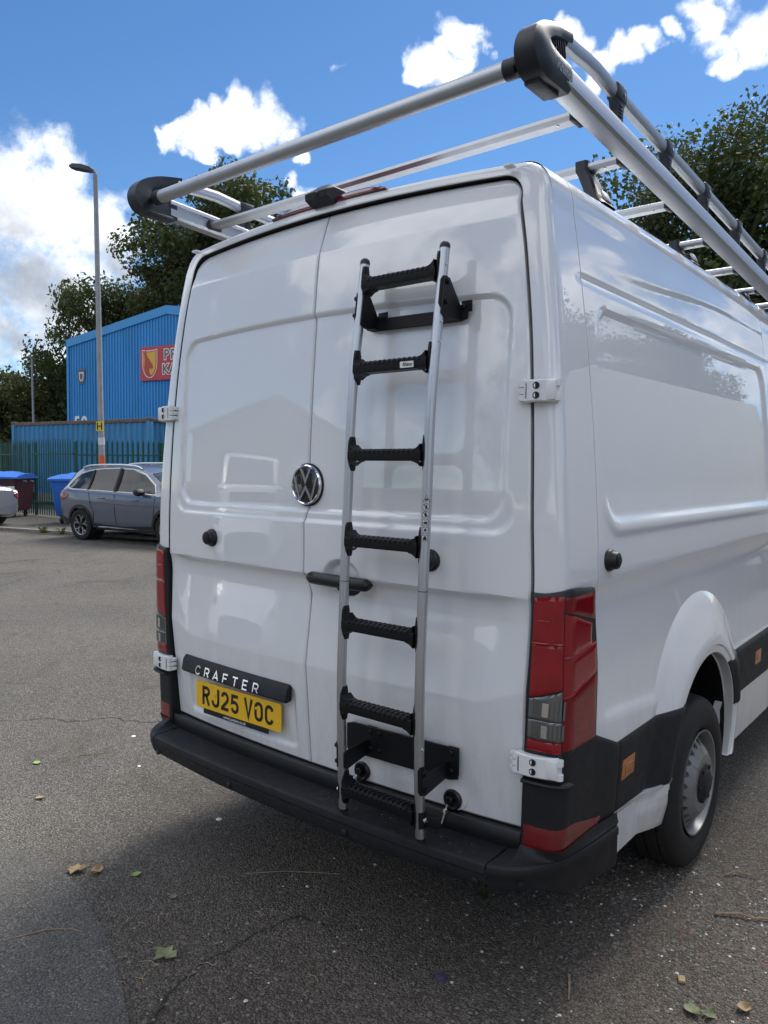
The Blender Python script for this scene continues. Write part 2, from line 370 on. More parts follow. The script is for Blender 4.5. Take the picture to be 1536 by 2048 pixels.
# ------------------------------------------------------------------ the van: reference surfaces (rear doors face -y)
def prof(z): return hinterp(z, [.2, .5, 1.25, 1.45, 1.75, 2.2, 2.43, 2.6], [-.02, -.027, -.036, -.036, -.026, .004, .028, .060])
def yr(x, z): return prof(z)+.045*(x/.87)**2
def xs(z): return hinterp(z, [.3, .5, .75, 1.3, 1.6, 2.0, 2.2, 2.4, 2.46], [.97, .985, .998, 1.0, .985, .95, .925, .897, .886])
def ed(z): return hinterp(z, [.3, .6, .9, 1.3, 1.5, 1.7, 2.0, 2.3, 2.47], [.872, .876, .886, .899, .893, .886, .868, .832, .800])
ZTOP = 2.47
CR = .038
def CP(s, z, sgn=1):                       # path round the rear corner at height z: rear face -> fillet -> side; returns point, normal
    x1 = xs(z); e = ed(z)+.008; c = Vector((x1, yr(x1, z))); L1 = x1-CR-e; La = CR*1.62
    if s < L1: p = Vector((e+s, yr(e+s, z))); n = Vector((.09, -1))
    elif s < L1+La:
        t = (s-L1)/La; a = Vector((x1-CR, yr(x1-CR, z))); b = Vector((x1, c.y+CR))
        p = a*(1-t)**2+c*2*t*(1-t)+b*t*t; n = Vector((.09, -1)).lerp(Vector((1, 0)), t)
    else: p = Vector((x1, c.y+CR+s-L1-La)); n = Vector((1, 0))
    if z < .86 and p.y > .1: p.x += max(0, sd(p.y, z, False))
    n.normalize(); return Vector((p.x*sgn, p.y, z)), Vector((n.x*sgn, n.y, 0))
def s_of_y(y, z):                          # path length at which the side reaches y
    x1 = xs(z); return x1-CR-ed(z)-.008+CR*1.62+y-(yr(x1, z)+CR)
WY, WZ, ARCH, AZ = 1.310, .348, .418, .478           # rear wheel
def sd(y, z, flare=True):                              # relief of the van's side, + outwards
    d = 0.
    t = S(.30, .40, y)
    hx, hz = (2.50-.345)/2, (2.175+.012*y-1.495)/2; cx, cz = (2.50+.345)/2, 1.495+hz   # pressed panel
    qx, qz = abs(y-cx)-hx+.09, abs(z-cz)-hz+.09
    sdf = math.hypot(max(qx, 0), max(qz, 0))+min(max(qx, qz), 0)-.09
    d -= .013*(1-S(-.013, .013, sdf))
    d += .006*(1-S(-.012, .012, sdf-.045))*(1-S(1.45, 1.62, z))
    c1 = 2.257
    d -= .0055*math.exp(-((z-c1)/.009)**2)*S(.20, .30, y)
    c2 = 2.335+.085*S(.4, 1.9, y); d += .004*S(c2-.02, c2, z)*S(.35, .9, y)
    b = 1.307+.010*y
    if z < b:
        a = 1-math.exp(-(b-z)/.045); zc = .90-.05*S(.3, 1.0, y)
        d -= .020*a*min(1, max(0, (z-zc)/(b-.09-zc)))
        d += .014*(1-S(zc-.06, zc, z))*S(.22, .40, y)
    rr = math.hypot(y-WY, z-AZ); q = min(1, max(0, (.645-rr)/(.645-.475)))
    w = q+.10*math.sin(2*PI*q)*.0
    fl = .056*w-.006*(1-S(.450, .458, rr))
    return (max(d*(1-.6*w), fl) if q > 0 else d) if flare else d*(1-.6*w)
def SX(y, z): return xs(z)+sd(y, z)
def seamx(z): return hinterp(z, [.5, 1.19, 1.235, 1.455, 1.50, 2.6], [0, 0, -.010, -.010, 0, 0])
def door_disp(x, z):
    d = 0.; ax = abs(x)
    zt = 2.206-.020*(ax/.8)**2; hz = (zt-1.503)/2
    qx, qz = ax-.797+.075, abs(z-1.503-hz)-hz+.075
    sdf = math.hypot(max(qx, 0), max(qz, 0))+min(max(qx, qz), 0)-.075
    d += .013*(1-S(-.010, .010, sdf))
    qx, qz = ax-.825+.06, abs(z-1.83)-.365+.06
    sd2 = math.hypot(max(qx, 0), max(qz, 0))+min(max(qx, qz), 0)-.06
    d += .008*(1-S(-.008, .008, sd2))*(1-S(1.48, 1.60, z))
    if z > 2.43: d += (z-2.43)*.17
    b = 1.274
    zc = .933+.055*S(.70, .90, ax)
    if z < b: d += .034*(1-math.exp(-(b-z)/.024))*min(1, max(0, (z-zc)/(1.19-zc)))*(1-.62*S(.76, .885, ax))
    if z < zc: d += (zc-z)*.07
    if x < 0:                              # recess for the number plate
        qx, qz = abs(x+.41)-.345+.03, abs(z-.715)-.118+.03
        sdf = math.hypot(max(qx, 0), max(qz, 0))+min(max(qx, qz), 0)-.03
        d += .010*(1-S(-.012, .008, sdf))
    else:                                  # finger cup of the handle
        e = math.hypot((x-.176)/.088, (z-1.268)/.072)
        d += .028*(1-S(.72, 1.0, e))
    return d

van = thing('panel_van', 'white high roof panel van parked with its two closed rear doors towards the camera', 'van')

# door outline and body section share one parameter so the frame between them closes
def outline(i):                            # 0..2 : side, corner, roof -> door edge point, body section point
    if i < 1:
        z = .50+(ZTOP-.50)*i; zb = .34+(2.46-.34)*i; return (ed(z)+.006, z), (xs(zb), zb)
    if i < 2:
        t = (i-1)*PI/2; c = math.cos(t); s_ = math.sin(t)
        return (.725+(.806-.725)*c**.9, ZTOP+(2.562-ZTOP)*s_**.9), (.775+(.886-.775)*c**.85, 2.46+(2.600-2.46)*s_**.85)
    t = min(1, i-2); x = .725*(1-t); xb = .775*(1-t)
    return (x, 2.587-.025*(x/.725)**2), (xb, 2.622-.022*(xb/.775)**2)
def ztop(x):
    if x <= .719: return 2.581-.025*(x/.725)**2
    t = min(1, (x-.719)/(.800-.719)); return ZTOP+(2.556-ZTOP)*math.sqrt(max(0, 1-t*t))
zi = sorted(set([i/190 for i in range(191)]))+[1+i/14 for i in range(1, 15)]+[2+i/12 for i in range(1, 13)]
GR = [.2525, .2538, .2572, .2585]          # panel joint
ycols = [.115+.0105*i for i in range(13)]+GR+[.266+.0112*i for i in range(206)]
ycols = sorted(ycols)
Y0 = 2.575
YF = [2.575, 2.5763, 2.580, 2.5815, 2.62, 2.8, 3.1, 3.4, 3.7, 3.95, 4.2, 4.45, 4.7, 4.95, 5.15, 5.25]
ycols = [y for y in ycols if y < 2.57]+YF
def ztopf(y): return interp(y, [0, 3.7, 3.95, 4.2, 4.45, 4.7, 4.95, 5.15, 5.25], [9, 9, 2.45, 2.15, 1.75, 1.35, 1.2, 1.08, .8])
def body_half(sgn, fine):
    mb = MB(); rows = []; ii = zi if fine else [v for k, v in enumerate(zi) if k % 6 == 0 or v > 1]
    yc = ycols if fine else [y for k, y in enumerate(ycols) if k % 8 == 0 or y > 2.57]
    for i in ii:
        (dx, dz), (bx, bz) = outline(i); row = []
        A = Vector((dx, yr(dx, dz), dz)); C = Vector((bx, yr(bx, bz), bz)); L = (C-A).length
        r = min(CR, L*.55); P = A+(C-A)*(1-r/L); top = i > 1
        row.append(Vector((dx-.004, A.y+.05, dz))); row.append(Vector((dx, A.y+.003, dz))); row.append(A+(C-A)*(.004/L)+Vector((0, 0, 0)))
        row.append(A+(C-A)*.5*(1-r/L)); B = Vector((bx, C.y+r, bz))
        for k in range(6):
            t = k/5; q_ = P*(1-t)**2+C*2*t*(1-t)+B*t*t; q_.z = max(q_.z, .47); row.append(q_)
        for y in yc:
            zt = ztopf(y); z = bz; x = bx
            if zt < 5: z = .34+(bz-.34)*(zt-.34)/(2.622-.34); x = bx if bz < 2.46 else bx*(.96)
            if y > 4.6: x *= 1-.25*((y-4.6)/.65)**2
            if bz <= 2.462 and y < 2.9: x = bx+sd(y, bz, False)*(1-S(2.58, 2.85, y))
            if i > 1 and y < 3.7: z = bz+.02*S(0, 1.2, y)*(min(1, i-1))
            if fine and GR[0] < y < GR[3] and i > .28: x -= .010
            if fine and y in (2.5763, 2.580) and i > .1: x -= .010
            row.append(Vector((x, y, max(z, .47 if y < .36 else z))))
        rows.append([Vector((p.x*sgn, p.y, p.z)) for p in row])
    nr, nc = len(rows), len(rows[0]); off = 10
    V = [p for r_ in rows for p in r_]; F = []; I = []
    for a in range(nr-1):
        for b in range(nc-1):
            q = (a*nc+b, (a+1)*nc+b, (a+1)*nc+b+1, a*nc+b+1)
            c = (V[q[0]]+V[q[1]]+V[q[2]]+V[q[3]])/4
            if abs(c.x) > .9 and math.hypot(c.y-WY, c.z-AZ) < ARCH and c.y < 2.4: continue
            F.append(q); yv = V[q[0]].y
            I.append(1 if (fine and b >= off and (abs(c.y-.2555) < .0012 or abs(c.y-2.578) < .0015) and c.z > .9) or b == 0 else 0)
    cnt = {}
    for f in F:
        for k in range(4):
            e = tuple(sorted((f[k], f[(k+1) % 4]))); cnt[e] = cnt.get(e, 0)+1
    lip = []
    snapped = {}
    for e, n in cnt.items():
        if n == 1 and all(abs(V[v].x) > .9 and math.hypot(V[v].y-WY, V[v].z-AZ) < ARCH+.05 and V[v].z > .3 for v in e):
            ok = True
            for v in e:
                if v in snapped: continue
                p = V[v]; d = Vector((p.y-WY, p.z-AZ)); 
                if V[v].z <= .341 : snapped[v] = 1; continue
                d = d.normalized()*ARCH; V[v] = Vector((p.x, WY+d.x, AZ+d.y)); snapped[v] = 1
            lip.append(e)
    base = len(V); mp = {}
    for e in lip:
        for v in e:
            if v not in mp:
                mp[v] = len(V); V.append(Vector((V[v].x-sgn*.018, WY+(V[v].y-WY)*.992, V[v].z-.003)))
        F.append((e[0], e[1], mp[e[1]], mp[e[0]])); I.append(0)
    mb.V = V; mb.F = F; mb.I = I
    return mb
mb = body_half(1, True); m2 = body_half(-1, False)
mb.add(m2.V, m2.F); mb.I[-len(m2.F):] = m2.I
body = mb.build('body', [M['paint'], M['jamb']], van, smooth=24)
# inside of the door opening: black rubber behind the joints
mb = MB()
P = []
for k in range(-18, 19):
    row = []
    for j in range(25):
        z = .50+(2.60-.50)*j/24; zz = min(z, (ztop(min(abs(k)/18*.86, .79)) if True else z)); x = k/18*(ed(min(zz, ZTOP))+.004) if zz <= ZTOP else k/18*.80
        row.append((x, yr(x, zz)+.040, zz))
    P.append(row)
mb.grid(P); mb.build('door_seal', M['jamb'], van)
mb = MB()                                   # underside and wheel boxes
mb.box((0, 2.6, .42), (1.60, 4.9, .10)); mb.box((0, .45, .40), (1.2, .7, .10))
mb.cyl((-.6, WY, WZ), (.6, WY, WZ), .06, 14); mb.box((-.35, 1.1, .36), (.22, 1.2, .16), .04); mb.cyl((.35, .2, .36), (.35, 1.0, .40), .035)
mb.build('underbody', M['jamb'], van)
for sgn in (1, -1):
    mb = MB()
    P = []
    for k in range(25):
        a = R(-25+230*k/24); P.append([(sgn*x, WY+math.cos(a)*(ARCH-.004), AZ+math.sin(a)*(ARCH-.004)) for x in (1.0, .80, .62)])
    mb.grid(P); n = len(P); mb.add([p[2] for p in P], [tuple(range(n))])
    mb.build('wheel_arch_liner', M['black'], van)

# raised flare round the rear arch: a clean polar strip
    P = []
    for k in range(73):
        a = R(-24+208*k/72); row = []
        for r_, dx in ((.424, -.05), (.4185, .046), (.4205, .049), (.449, .050), (.455, .0565), (.472, .0560), (.50, .0485), (.56, .028), (.61, .0105), (.645, .0), (.675, -.016), (.71, -.045)):
            y, z = WY+math.cos(a)*r_, AZ+math.sin(a)*r_; zz_ = max(z, .40); row.append(Vector((sgn*(xs(zz_)+dx+min(0, sd(y, zz_, False))*S(.58, .62, r_)*.0), y, max(z, .345))))
        P.append(row)
    MB().grid(P).build('wheel_arch_flare', M['paint'], van, smooth=26)

# rear doors ---------------------------------------------------------
def door(sgn):
    nu, nv = 140, 350; P = []
    zb = .556
    for i in range(nu+1):
        u = i/nu; u = u; row = []
        xt = .004+u*(.7945-.004); zt = ztop(xt)
        for j in range(nv+1):
            v = j/nv; z = zb+(zt-zb)*v; sx = seamx(z)
            a = sx+sgn*.0026; b = sgn*(ed(min(z, ZTOP))-.0052)
            if z > ZTOP: b = sgn*min(ed(ZTOP)-.0052, .7948)
            if z > 2.2:                      # rows gather towards the rounded corner
                pass
            x = a+(b-a)*u
            eds = min((x-a)*sgn, (b-x)*sgn, z-zb, zt-z); rnd = .0045*(1-min(1, max(0, eds)/.007))**2
            row.append(Vector((x, yr(x, z)+door_disp(x, z)+rnd-.001, z)))
        P.append(row)
    mb = MB(); mb.grid(P)
    loop = P[0][:]+[P[i][-1] for i in range(1, nu+1)]+P[-1][-2::-1]+[P[i][0] for i in range(nu-1, 0, -1)]
    m = len(loop); Vv = loop+[p+Vector((0, .022, 0)) for p in loop]
    mb.add(Vv, [(i, (i+1) % m, m+(i+1) % m, m+i) for i in range(m)])
    return mb.build('rear_door', M['paint'], van, smooth=30)
doorL, doorR = door(-1), door(1)
doorL['label'] = 'left rear door with the number plate'; doorR['label'] = 'right rear door with the ladder and handle'

def on_rear(x, z, d): return Vector((x, yr(x, z)+door_disp(x, z)-d, z))
def flat(x0, z0, y0, dirx=1):              # a,b,d -> point on a plane facing -y
    return lambda a, b, d=0.: Vector((x0+a*dirx, y0-d, z0+b))
def strokes(mb, glyph, f, w, d0, d1, scale, ox, oz, mi=0):
    for pts, closed in glyph:
        for q in ribbon([(ox+a*scale, oz+b*scale) for a, b in pts], w, closed): mb.prism(q, f, d0, d1, mi)
# number plate
PX, PZ = -.393, .699; PYs = yr(-.2, .7)+.010-.006
f = flat(PX, PZ, PYs)
mb = MB(); mb.prism(rrect(0, 0, .26, .0555, .008), f, 0, .004)
plate = mb.build('number_plate', M['yellow'], van, smooth=None)
mb = MB(); mb.prism(rrect(-.015, -.060, .20, .018, .003), f, -.002, .002); mb.build('plate_holder', M['black'], van, smooth=None)
A = arcpts
GL = {'R': [([(7, 0), (7, 72), (30, 72)]+A(30, 58, 13, 14, 80, -80, 6)+[(30, 41), (7, 41)], 0), ([(25, 41), (43, 0)], 0)],
 'J': [([(43, 79), (43, 22)]+A(25, 24, 18, 17, 0, -180, 8)+[(7, 28)], 0)],
 '2': [([(7, 56)]+A(25, 54, 18, 18, 170, -25, 9)+[(38, 40), (8, 12), (7, 7), (47, 7)], 0)],
 '5': [([(45, 72), (11, 72), (8, 43), (20, 47)]+A(25, 27, 18, 20, 80, -165, 10), 0)],
 'V': [([(5, 80), (25, 4), (45, 80)], 0)],
 'O': [(A(25, 54, 18, 18, 0, 180, 8)+A(25, 25, 18, 18, 180, 360, 8), 1)],
 'C': [(A(25, 54, 18, 18, 8, 180, 8)+A(25, 25, 18, 18, 180, 352, 8), 0)]}
x = -.219
for ch in 'RJ25 VOC':
    if ch == ' ': x += .033-.011; continue
    mb = MB(); strokes(mb, GL[ch], f, .0135, .0042, .0048, .001, x, -.0395); x += .061
    mb.build('plate_character', M['ink'], plate, smooth=None)
for bx in (-.135, .12):
    MB().cyl(f(bx, .012, .004), f(bx, .012, .007), .006, 12).build('plate_screw', M['yellow'], plate)
V, F = text2d('www.Lookers.co.uk', .017, .0002)
mb = MB(); mb.add([f(-.015+v.x, -.0675+v.y, .0026) for v in V], F); mb.build('dealer_lettering', M['white'], plate, smooth=None, recalc=False)
# name strip
zz = [(-.032, -.002), (-.034, .024), (-.026, .030), (.018, .020), (.032, .006), (.034, -.004)]
X = [-.775, -.770, -.760, -.6, -.41, -.25, -.095, -.085, -.080]
P = []
for k, x in enumerate(X):
    e = .45 if k in (0, 8) else (.9 if k in (1, 7) else 1)
    P.append([Vector((x, yr(x, .807)+.006-max(d*e, -.004), .807+z*(.8 if k in (0, 8) else 1))) for z, d in zz])
mb = MB(); mb.grid(P); mb.add(P[0], [tuple(range(6))]); mb.add(P[-1], [tuple(range(6))])
strip = mb.build('name_strip', M['plastic'], van)
CG = {'C': [([(.95, .82)]+A(.5, .5, .48, .5, 55, 305, 10)+[(.95, .18)], 0)], 'R': [([(.08, 0), (.08, 1), (.7, 1)]+A(.70, .73, .24, .27, 80, -80, 5)+[(.3, .46)], 0), ([(.55, .46), (.95, 0)], 0)],
 'A': [([(0, 0), (.5, 1.), (1, 0)], 0), ([(.32, .28), (.78, .28)], 0)], 'F': [([(.1, 0), (.1, 1), (.95, 1)], 0), ([(.1, .52), (.8, .52)], 0)], 'T': [([(0, 1), (1, 1)], 0), ([(.5, 0), (.5, 1)], 0)],
 'E': [([(.95, 1), (.1, 1), (.1, 0), (.95, 0)], 0), ([(.1, .5), (.8, .5)], 0)]}
for k, ch in enumerate('CRAFTER'):
    x0 = -.655+k*.0642
    def fl(a, b, d=0., x0=x0): x = x0+a; return Vector((x, yr(x, .807)+.006-(.030-.227*(b+.020))-d, .801+b))
    mb = MB(); strokes(mb, CG[ch], fl, .0058, -.002, .0035, .033, 0, -.0185); 
    mb.build('chrome_letter', M['chrome'], strip, smooth=None)
# roundel
cx, cz = 0.0, 1.595; cy = yr(0, cz)+.013
mb = MB(); mb.lathe([(0.0, .012), (.050, .0105), (.0655, .008)], (cx, cy-.004, cz), (0, -1, 0), 40); emb = mb.build('round_emblem', M['gloss'], van)
mb = MB(); mb.lathe([(.064, .006), (.066, .0115), (.0695, .0135), (.0735, .010), (.0745, .0), (.0745, -.01)], (cx, cy-.004, cz), (0, -1, 0), 48); mb.build('chrome_ring', M['chrome'], emb)
mb = MB(); mb.lathe([(.0745, -.012), (.0785, -.006), (.0785, .001), (.074, .002)], (cx, cy-.004, cz), (0, -1, 0), 40); mb.build('emblem_surround', M['plastic'], emb)
fe = lambda a, b, d=0.: Vector((cx+a, cy-.0145+.055*(a*a+b*b)*12*.06-d, cz+b))
mb = MB(); s_ = .0655
for pts in ([(-.36, .90), (0, .17), (.36, .90)], [(-.86, .44), (-.44, -.84), (0, -.13), (.44, -.84), (.86, .44)]):
    strokes(mb, [(pts, 0)], fe, .0092, -.001, .0025, s_, 0, 0)
mb.build('emblem_letters', M['chrome'], emb, smooth=None)
# door locks (round black security locks)
def puck(p, ax, parent, name='security_lock'):
    ax = Vector(ax); mb = MB(); mb.lathe([(.037, -.004), (.0365, .006), (.034, .012), (.030, .015), (.027, .030), (.025, .033), (0, .033)], p, ax, 28)
    o = mb.build(name, M['black'], parent)
    mb = MB(); mb.lathe([(.0185, .032), (.0185, .036), (.016, .0375), (0, .0365)], p, ax, 20); up_ = Vector((0, 0, 1)); sx_ = ax.cross(up_)
    mb.box(Vector(p)+ax*.0372, (.0, 0, 0) if False else (abs(sx_.x)*.022+.004, abs(sx_.y)*.022+.004, .004)); mb.build('lock_face', M['plastic'], o)
puck(on_rear(-.556, 1.365, 0), (0, -1, 0), van); puck(on_rear(.550, 1.364, 0), (0, -1, 0), van)
puck((SX(.335, 1.372), .335, 1.372), (1, 0, 0), van)
# door handle
mb = MB(); hz = 1.264; P = []
for k in range(25):
    t = .5-.5*math.cos(PI*k/24); x = .036+.286*t; e_ = min(1, min(t, 1-t)*.286/.020); w = .0225*math.sqrt(max(.03, 1-(1-e_)**2))
    y0 = yr(x, hz)-.001; out = .028+.014*math.sin(PI*t)**.6
    P.append([Vector((x, y0-out*.55-(.55*out if abs(math.sin(a)) < .99 else .5*out)*math.cos(a), hz+w*math.sin(a)-.004*t)) for a in [2*PI*i/14 for i in range(14)]])
mb.grid(P, cv=True); mb.add(P[0], [tuple(range(14))]); mb.add(P[-1], [tuple(range(14))]); hd = mb.build('door_handle', M['black'], van, smooth=50)
MB().lathe([(.0175, 0), (.0175, .004), (.013, .006), (0, .005)], (.062, yr(.06, hz)-.031, hz+.002), (-.12, -1, 0), 20).build('key_cylinder', M['plastic'], hd)
# lower slam locks: oval dish, key core and fixing rod, on a round clear sticker
for (x, z) in ((.258, .592), (.628, .588)):
    y0 = on_rear(x, z, 0).y
    MB().lathe([(.043, -.004), (.043, .0012), (0, .0012)], (x+.010, y0+.0002, z+.012), (0.05, -1, .02), 36).build('clear_sticker', M['decal'], doorR)
    mb = MB()
    mb.lathe([(.034, -.002), (.034, .007), (.029, .013), (.021, .0095), (.019, .004), (0, .004)], (x, y0-.001, z), (0, -1, .02), 28)
    lo = mb.build('slam_lock', M['black'], van)
    MB().lathe([(.014, .0), (.014, .020), (.011, .024), (0, .0245)], (x-.004, y0, z), (0, -1, .02), 16).build('lock_core', M['powder'], lo)
    mb = MB(); a = Vector((x-.008, y0-.022, z-.012)); b = Vector((x-.020, y0-.034, z-.075 if x > .4 else z-.040)); mb.tube([a, b], .0042, 10)
    mb.cyl(a.lerp(b, .25), a.lerp(b, .42), .009, 6); mb.build('fixing_rod', M['steel'], lo)
# hinges -------------------------------------------------------------
def hinge(z, sgn):
    mb = MB(); P = []; hh = .034
    e0, e1 = ed(z)-.010, xs(z)-.003
    for k in range(15):
        t = k/14; x = e0+(e1-e0)*t; y = yr(x, z)-.030-.010*math.sin(PI*t)+.012*t*t; h = hh*(1-.10*math.sin(PI*t)*.6)
        P.append([Vector((sgn*x, y+dy, z+dz)) for dy, dz in ((.026, h), (.004, h), (0, h-.004), (0, -h+.004), (.004, -h), (.026, -h))])
    mb.grid(P); mb.add(P[0], [(0, 1, 2, 3, 4, 5)]); mb.add(P[-1], [(0, 1, 2, 3, 4, 5)])
    mb.box((sgn*(e1-.02), yr(e1-.02, z)-.008, z), (.05, .045, 2*hh-.012), .004)
    o = mb.build('door_hinge', M['hingewhite'], van, smooth=40)
    for dz in (-.020, 0, .020): mb = MB(); mb.tube([(sgn*(e0-.004), yr(e0, z)-.020, z+dz-.0085), (sgn*(e0-.004), yr(e0, z)-.020, z+dz+.0085)], .0125, 14); mb.box((sgn*(e0-.014), yr(e0, z)-.010, z+dz), (.022, .020, .015), .003); mb.build('hinge_knuckle', M['hingewhite'], o, smooth=40)
    for dz in (-.021, .021): MB().tube([(sgn*(e1+.004), yr(e1, z)-.013, z+dz-.009), (sgn*(e1+.004), yr(e1, z)-.013, z+dz+.009)], .0125, 14).build('hinge_knuckle', M['hingewhite'], o, smooth=40)
    MB().box((sgn*(e0+.010), yr(e0, z)-.0295, z), (.003, .006, .044)).build('hinge_gap', M['jamb'], o); MB().box((sgn*(e1-.010), yr(e1, z)-.0262, z), (.003, .01, .044)).build('hinge_gap', M['jamb'], o)
    for dz in (-.014, .014):
        t = .46; x = e0+(e1-e0)*t; y = yr(x, z)-.030-.010*math.sin(PI*t)+.012*t*t
        MB().lathe([(.0105, -.002), (.0105, .0014), (.0085, .0016), (.007, .0004), (0, .0004)], (sgn*x, y, z+dz), (0, -1, 0), 16).build('hinge_screw', M['plastic'], o)
for sgn in (1, -1): hinge(1.888, sgn); hinge(.782, sgn)

# patches that follow the corner -------------------------------------
def patch(Pf, nu, nv, off, edge=.004, skirt=.004, mb=None, mi=0):
    mb = mb or MB(); G = []
    for i in range(nu+1):
        row = []
        for j in range(nv+1):
            p, n = Pf(i/nu, j/nv); o = off-(edge if i in (0, nu) or j in (0, nv) else 0); row.append(p+n*o)
        G.append(row)
    mb.grid(G, mi)
    idx = [(0, j) for j in range(nv)]+[(i, nv) for i in range(nu)]+[(nu, j) for j in range(nv, 0, -1)]+[(i, 0) for i in range(nu, 0, -1)]
    top = [G[i][j] for i, j in idx]; bot = []
    for i, j in idx: p, n = Pf(i/nu, j/nv); bot.append(p-n*skirt)
    m = len(idx); mb.add(top+bot, [(k, (k+1) % m, m+(k+1) % m, m+k) for k in range(m)], mi); return mb
def cpatch(s0, s1, zb, zt, sgn):           # s0,s1 given as functions of z; zb, zt as functions of u
    def f(u, v):
        z = zb(u)+(zt(u)-zb(u))*v; a, b = s0(z), s1(z); return CP(a+(b-a)*u, z, sgn)
    return f
K = lambda c: (lambda q: c)
def sc(z): return xs(z)-CR-ed(z)-.008+CR*.8   # path length of the corner edge
for sgn in (1, -1):
    bez = lambda u: .806+.012*S(.35, .55, u)-.006*u
    top = lambda u: 1.296+.016*S(.1, .45, u)-.012*S(.5, 1, u)
    ye = lambda z: s_of_y(.206+.036*S(1.28, 1.0, z), z)
    f = cpatch(K(-.004), ye, bez, top, sgn)
    tl = patch(f, 40, 44, .016, .006, .006).build('tail_light', M['black'], van, smooth=40)
    def lens(name, m, s0, s1, zb, zt, off, nu=14, nv=14, par=tl): return patch(cpatch(s0, s1, zb, zt, sgn), nu, nv, off, .002, .004).build(name, m, par, smooth=40)
    i0, i1 = K(.007), lambda z: sc(z)-.0012
    lens('brake_lens', M['red'], i0, i1, K(1.150), lambda u: 1.283+.010*u, .0195)
    lens('stop_lens', M['red'], i0, i1, lambda u: .988+.012*u+.02*u*u, K(1.147), .0200)
    lens('reversing_lens', M['clear'], i0, i1, K(.922), lambda u: .982+.012*u+.018*u*u, .0195)
    lens('indicator_lens', M['clear'], i0, i1, K(.862), K(.919), .0195)
    lens('fog_lens', M['red'], i0, i1, K(.826), K(.859), .0195, nv=5)
    e0 = lambda z: sc(z)+.0008
    e1 = lambda z: s_of_y(.192+.034*S(1.28, 1.0, z), z)
    lens('side_lens_top', M['red2'], e0, e1, lambda u: 1.245-.04*u, K(1.289), .0190, 16, 8)
    lens('side_lens_upper', M['red'], e0, lambda z: s_of_y(.178, z), lambda u: 1.112+.02*u, lambda u: 1.240-.045*u, .0195, 16, 10)
    lens('side_lens_lower', M['red'], e0, e1, lambda u: .992+.045*u, lambda u: 1.107+.02*u, .0190, 16, 10)
    lens('side_lens_base', M['red2'], e0, e1, lambda u: .834-.004*u, lambda u: .987+.045*u, .0190, 16, 12)
    # light guides: thin bright bars across the lens, and vertical ribs in the clear parts
    mb = MB()
    for (a, b, z0, z1, h) in ((i0, i1, 1.1485, 1.1505, .003), (e0, e1, 1.1095, 1.131, .003), (e0, lambda z: s_of_y(.165, z), .990, 1.03, .004), (K(.022), K(.055), 1.215, 1.215, .004)):
        patch(cpatch(a, b, lambda u, z0=z0, z1=z1: z0+(z1-z0)*u, lambda u, z0=z0, z1=z1, h=h: z0+(z1-z0)*u+h, sgn), 8, 2, .0218, .001, .002).build('light_bar', M['red3'], tl)
    mb = MB()
    for k in range(11):
        s0 = .020+k*.0076
        for (z0, z1) in ((.928, .984), (.868, .914)): patch(cpatch(K(s0), K(s0+.004), K(z0), K(z1), sgn), 1, 4, .0225, 0, .002, mb)
    mb.build('lens_rib', M['clear'], tl)['kind'] = 'stuff'
    patch(cpatch(K(.05), K(.068), K(.934), K(.976), sgn), 2, 3, .0232, 0, .002).build('lamp_reflector', M['silverbit'], tl); patch(cpatch(K(.05), K(.068), K(.870), K(.908), sgn), 2, 3, .0232, 0, .002).build('lamp_reflector', M['silverbit'], tl)
    # black corner of the bumper
    ztp = lambda u: .806+.026*S(.2, .6, u) if u < .64 else .832-.072*min(1, (u-.64)/.36)
    def zbt(u): return .500 if u < .20 else .500-.013*S(.20, .40, u)
    bc = patch(cpatch(K(-.004), lambda z: s_of_y(.408, z), zbt, ztp, sgn), 56, 34, .013, .005, .010).build('bumper_corner', M['plastic'], van, smooth=40)
    patch(cpatch(K(.006), lambda z: s_of_y(.300-.02*S(.55, .50, z), z), lambda u: .522-.020*S(.3, 1, u), lambda u: .592-.042*S(.35, 1, u), sgn), 24, 5, .0160, .002, .004).build('reflector', M['reflector'], bc)
    mb = MB(); patch(cpatch(K(.0), lambda z: sc(z)+.02, K(.728), K(.738), sgn), 10, 2, .040, .004, .02, mb); mb.build('hinge_ledge', M['plastic'], bc)
    # side trim behind and before the rear wheel
    def strim(y0, y1, zb, zt, off):
        def f(u, v):
            z = zb(u)+(zt(u)-zb(u))*v; a, b = y0(z), y1(z); y = a+(b-a)*u; return Vector((sgn*SX(y, z), y, z)), Vector((sgn, 0, 0))
        return f
    arch = lambda q: (lambda z: WY+q*math.sqrt(max(.02, (ARCH+.002)**2-(z-AZ)**2)))
    st = patch(strim(K(.413), arch(-1), lambda u: .512-.025*u, lambda u: .760+.0*u, sgn), 40, 22, .009, .006, .01).build('side_trim', M['plastic'], van, smooth=40)
    def mk(yc, zc, par):
        patch(strim(K(yc-.055), K(yc+.055), K(zc-.034), K(zc+.034), sgn), 4, 4, .0125, .002, .01).build('side_marker', M['amber'], par)
        patch(strim(K(yc-.030), K(yc+.030), K(zc-.014), K(zc+.014), sgn), 3, 3, .0145, .001, .002).build('marker_lens', M['amber'], par)
    mk(.500, .652, st)
    st2 = patch(strim(arch(1), K(2.57), lambda u: .585+.0*u, lambda u: .812+.012*u, sgn), 40, 22, .009, .006, .01).build('side_trim', M['plastic'], van, smooth=40)
    mk(2.23, .71, st2)
    patch(strim(K(2.585), K(4.2), K(.585), K(.824), sgn), 20, 8, .015, .006, .01).build('side_trim', M['plastic'], van, smooth=40)
    # sill below: white rocker step
    def rock(u, v):
        y = 1.70+2.5*u; z = .588-.175*v; x = xs(.5)+.006-.012*S(.0, .3, v)-.022*S(.6, 1, v); return Vector((sgn*x, y, z)), Vector((sgn, 0, 0))
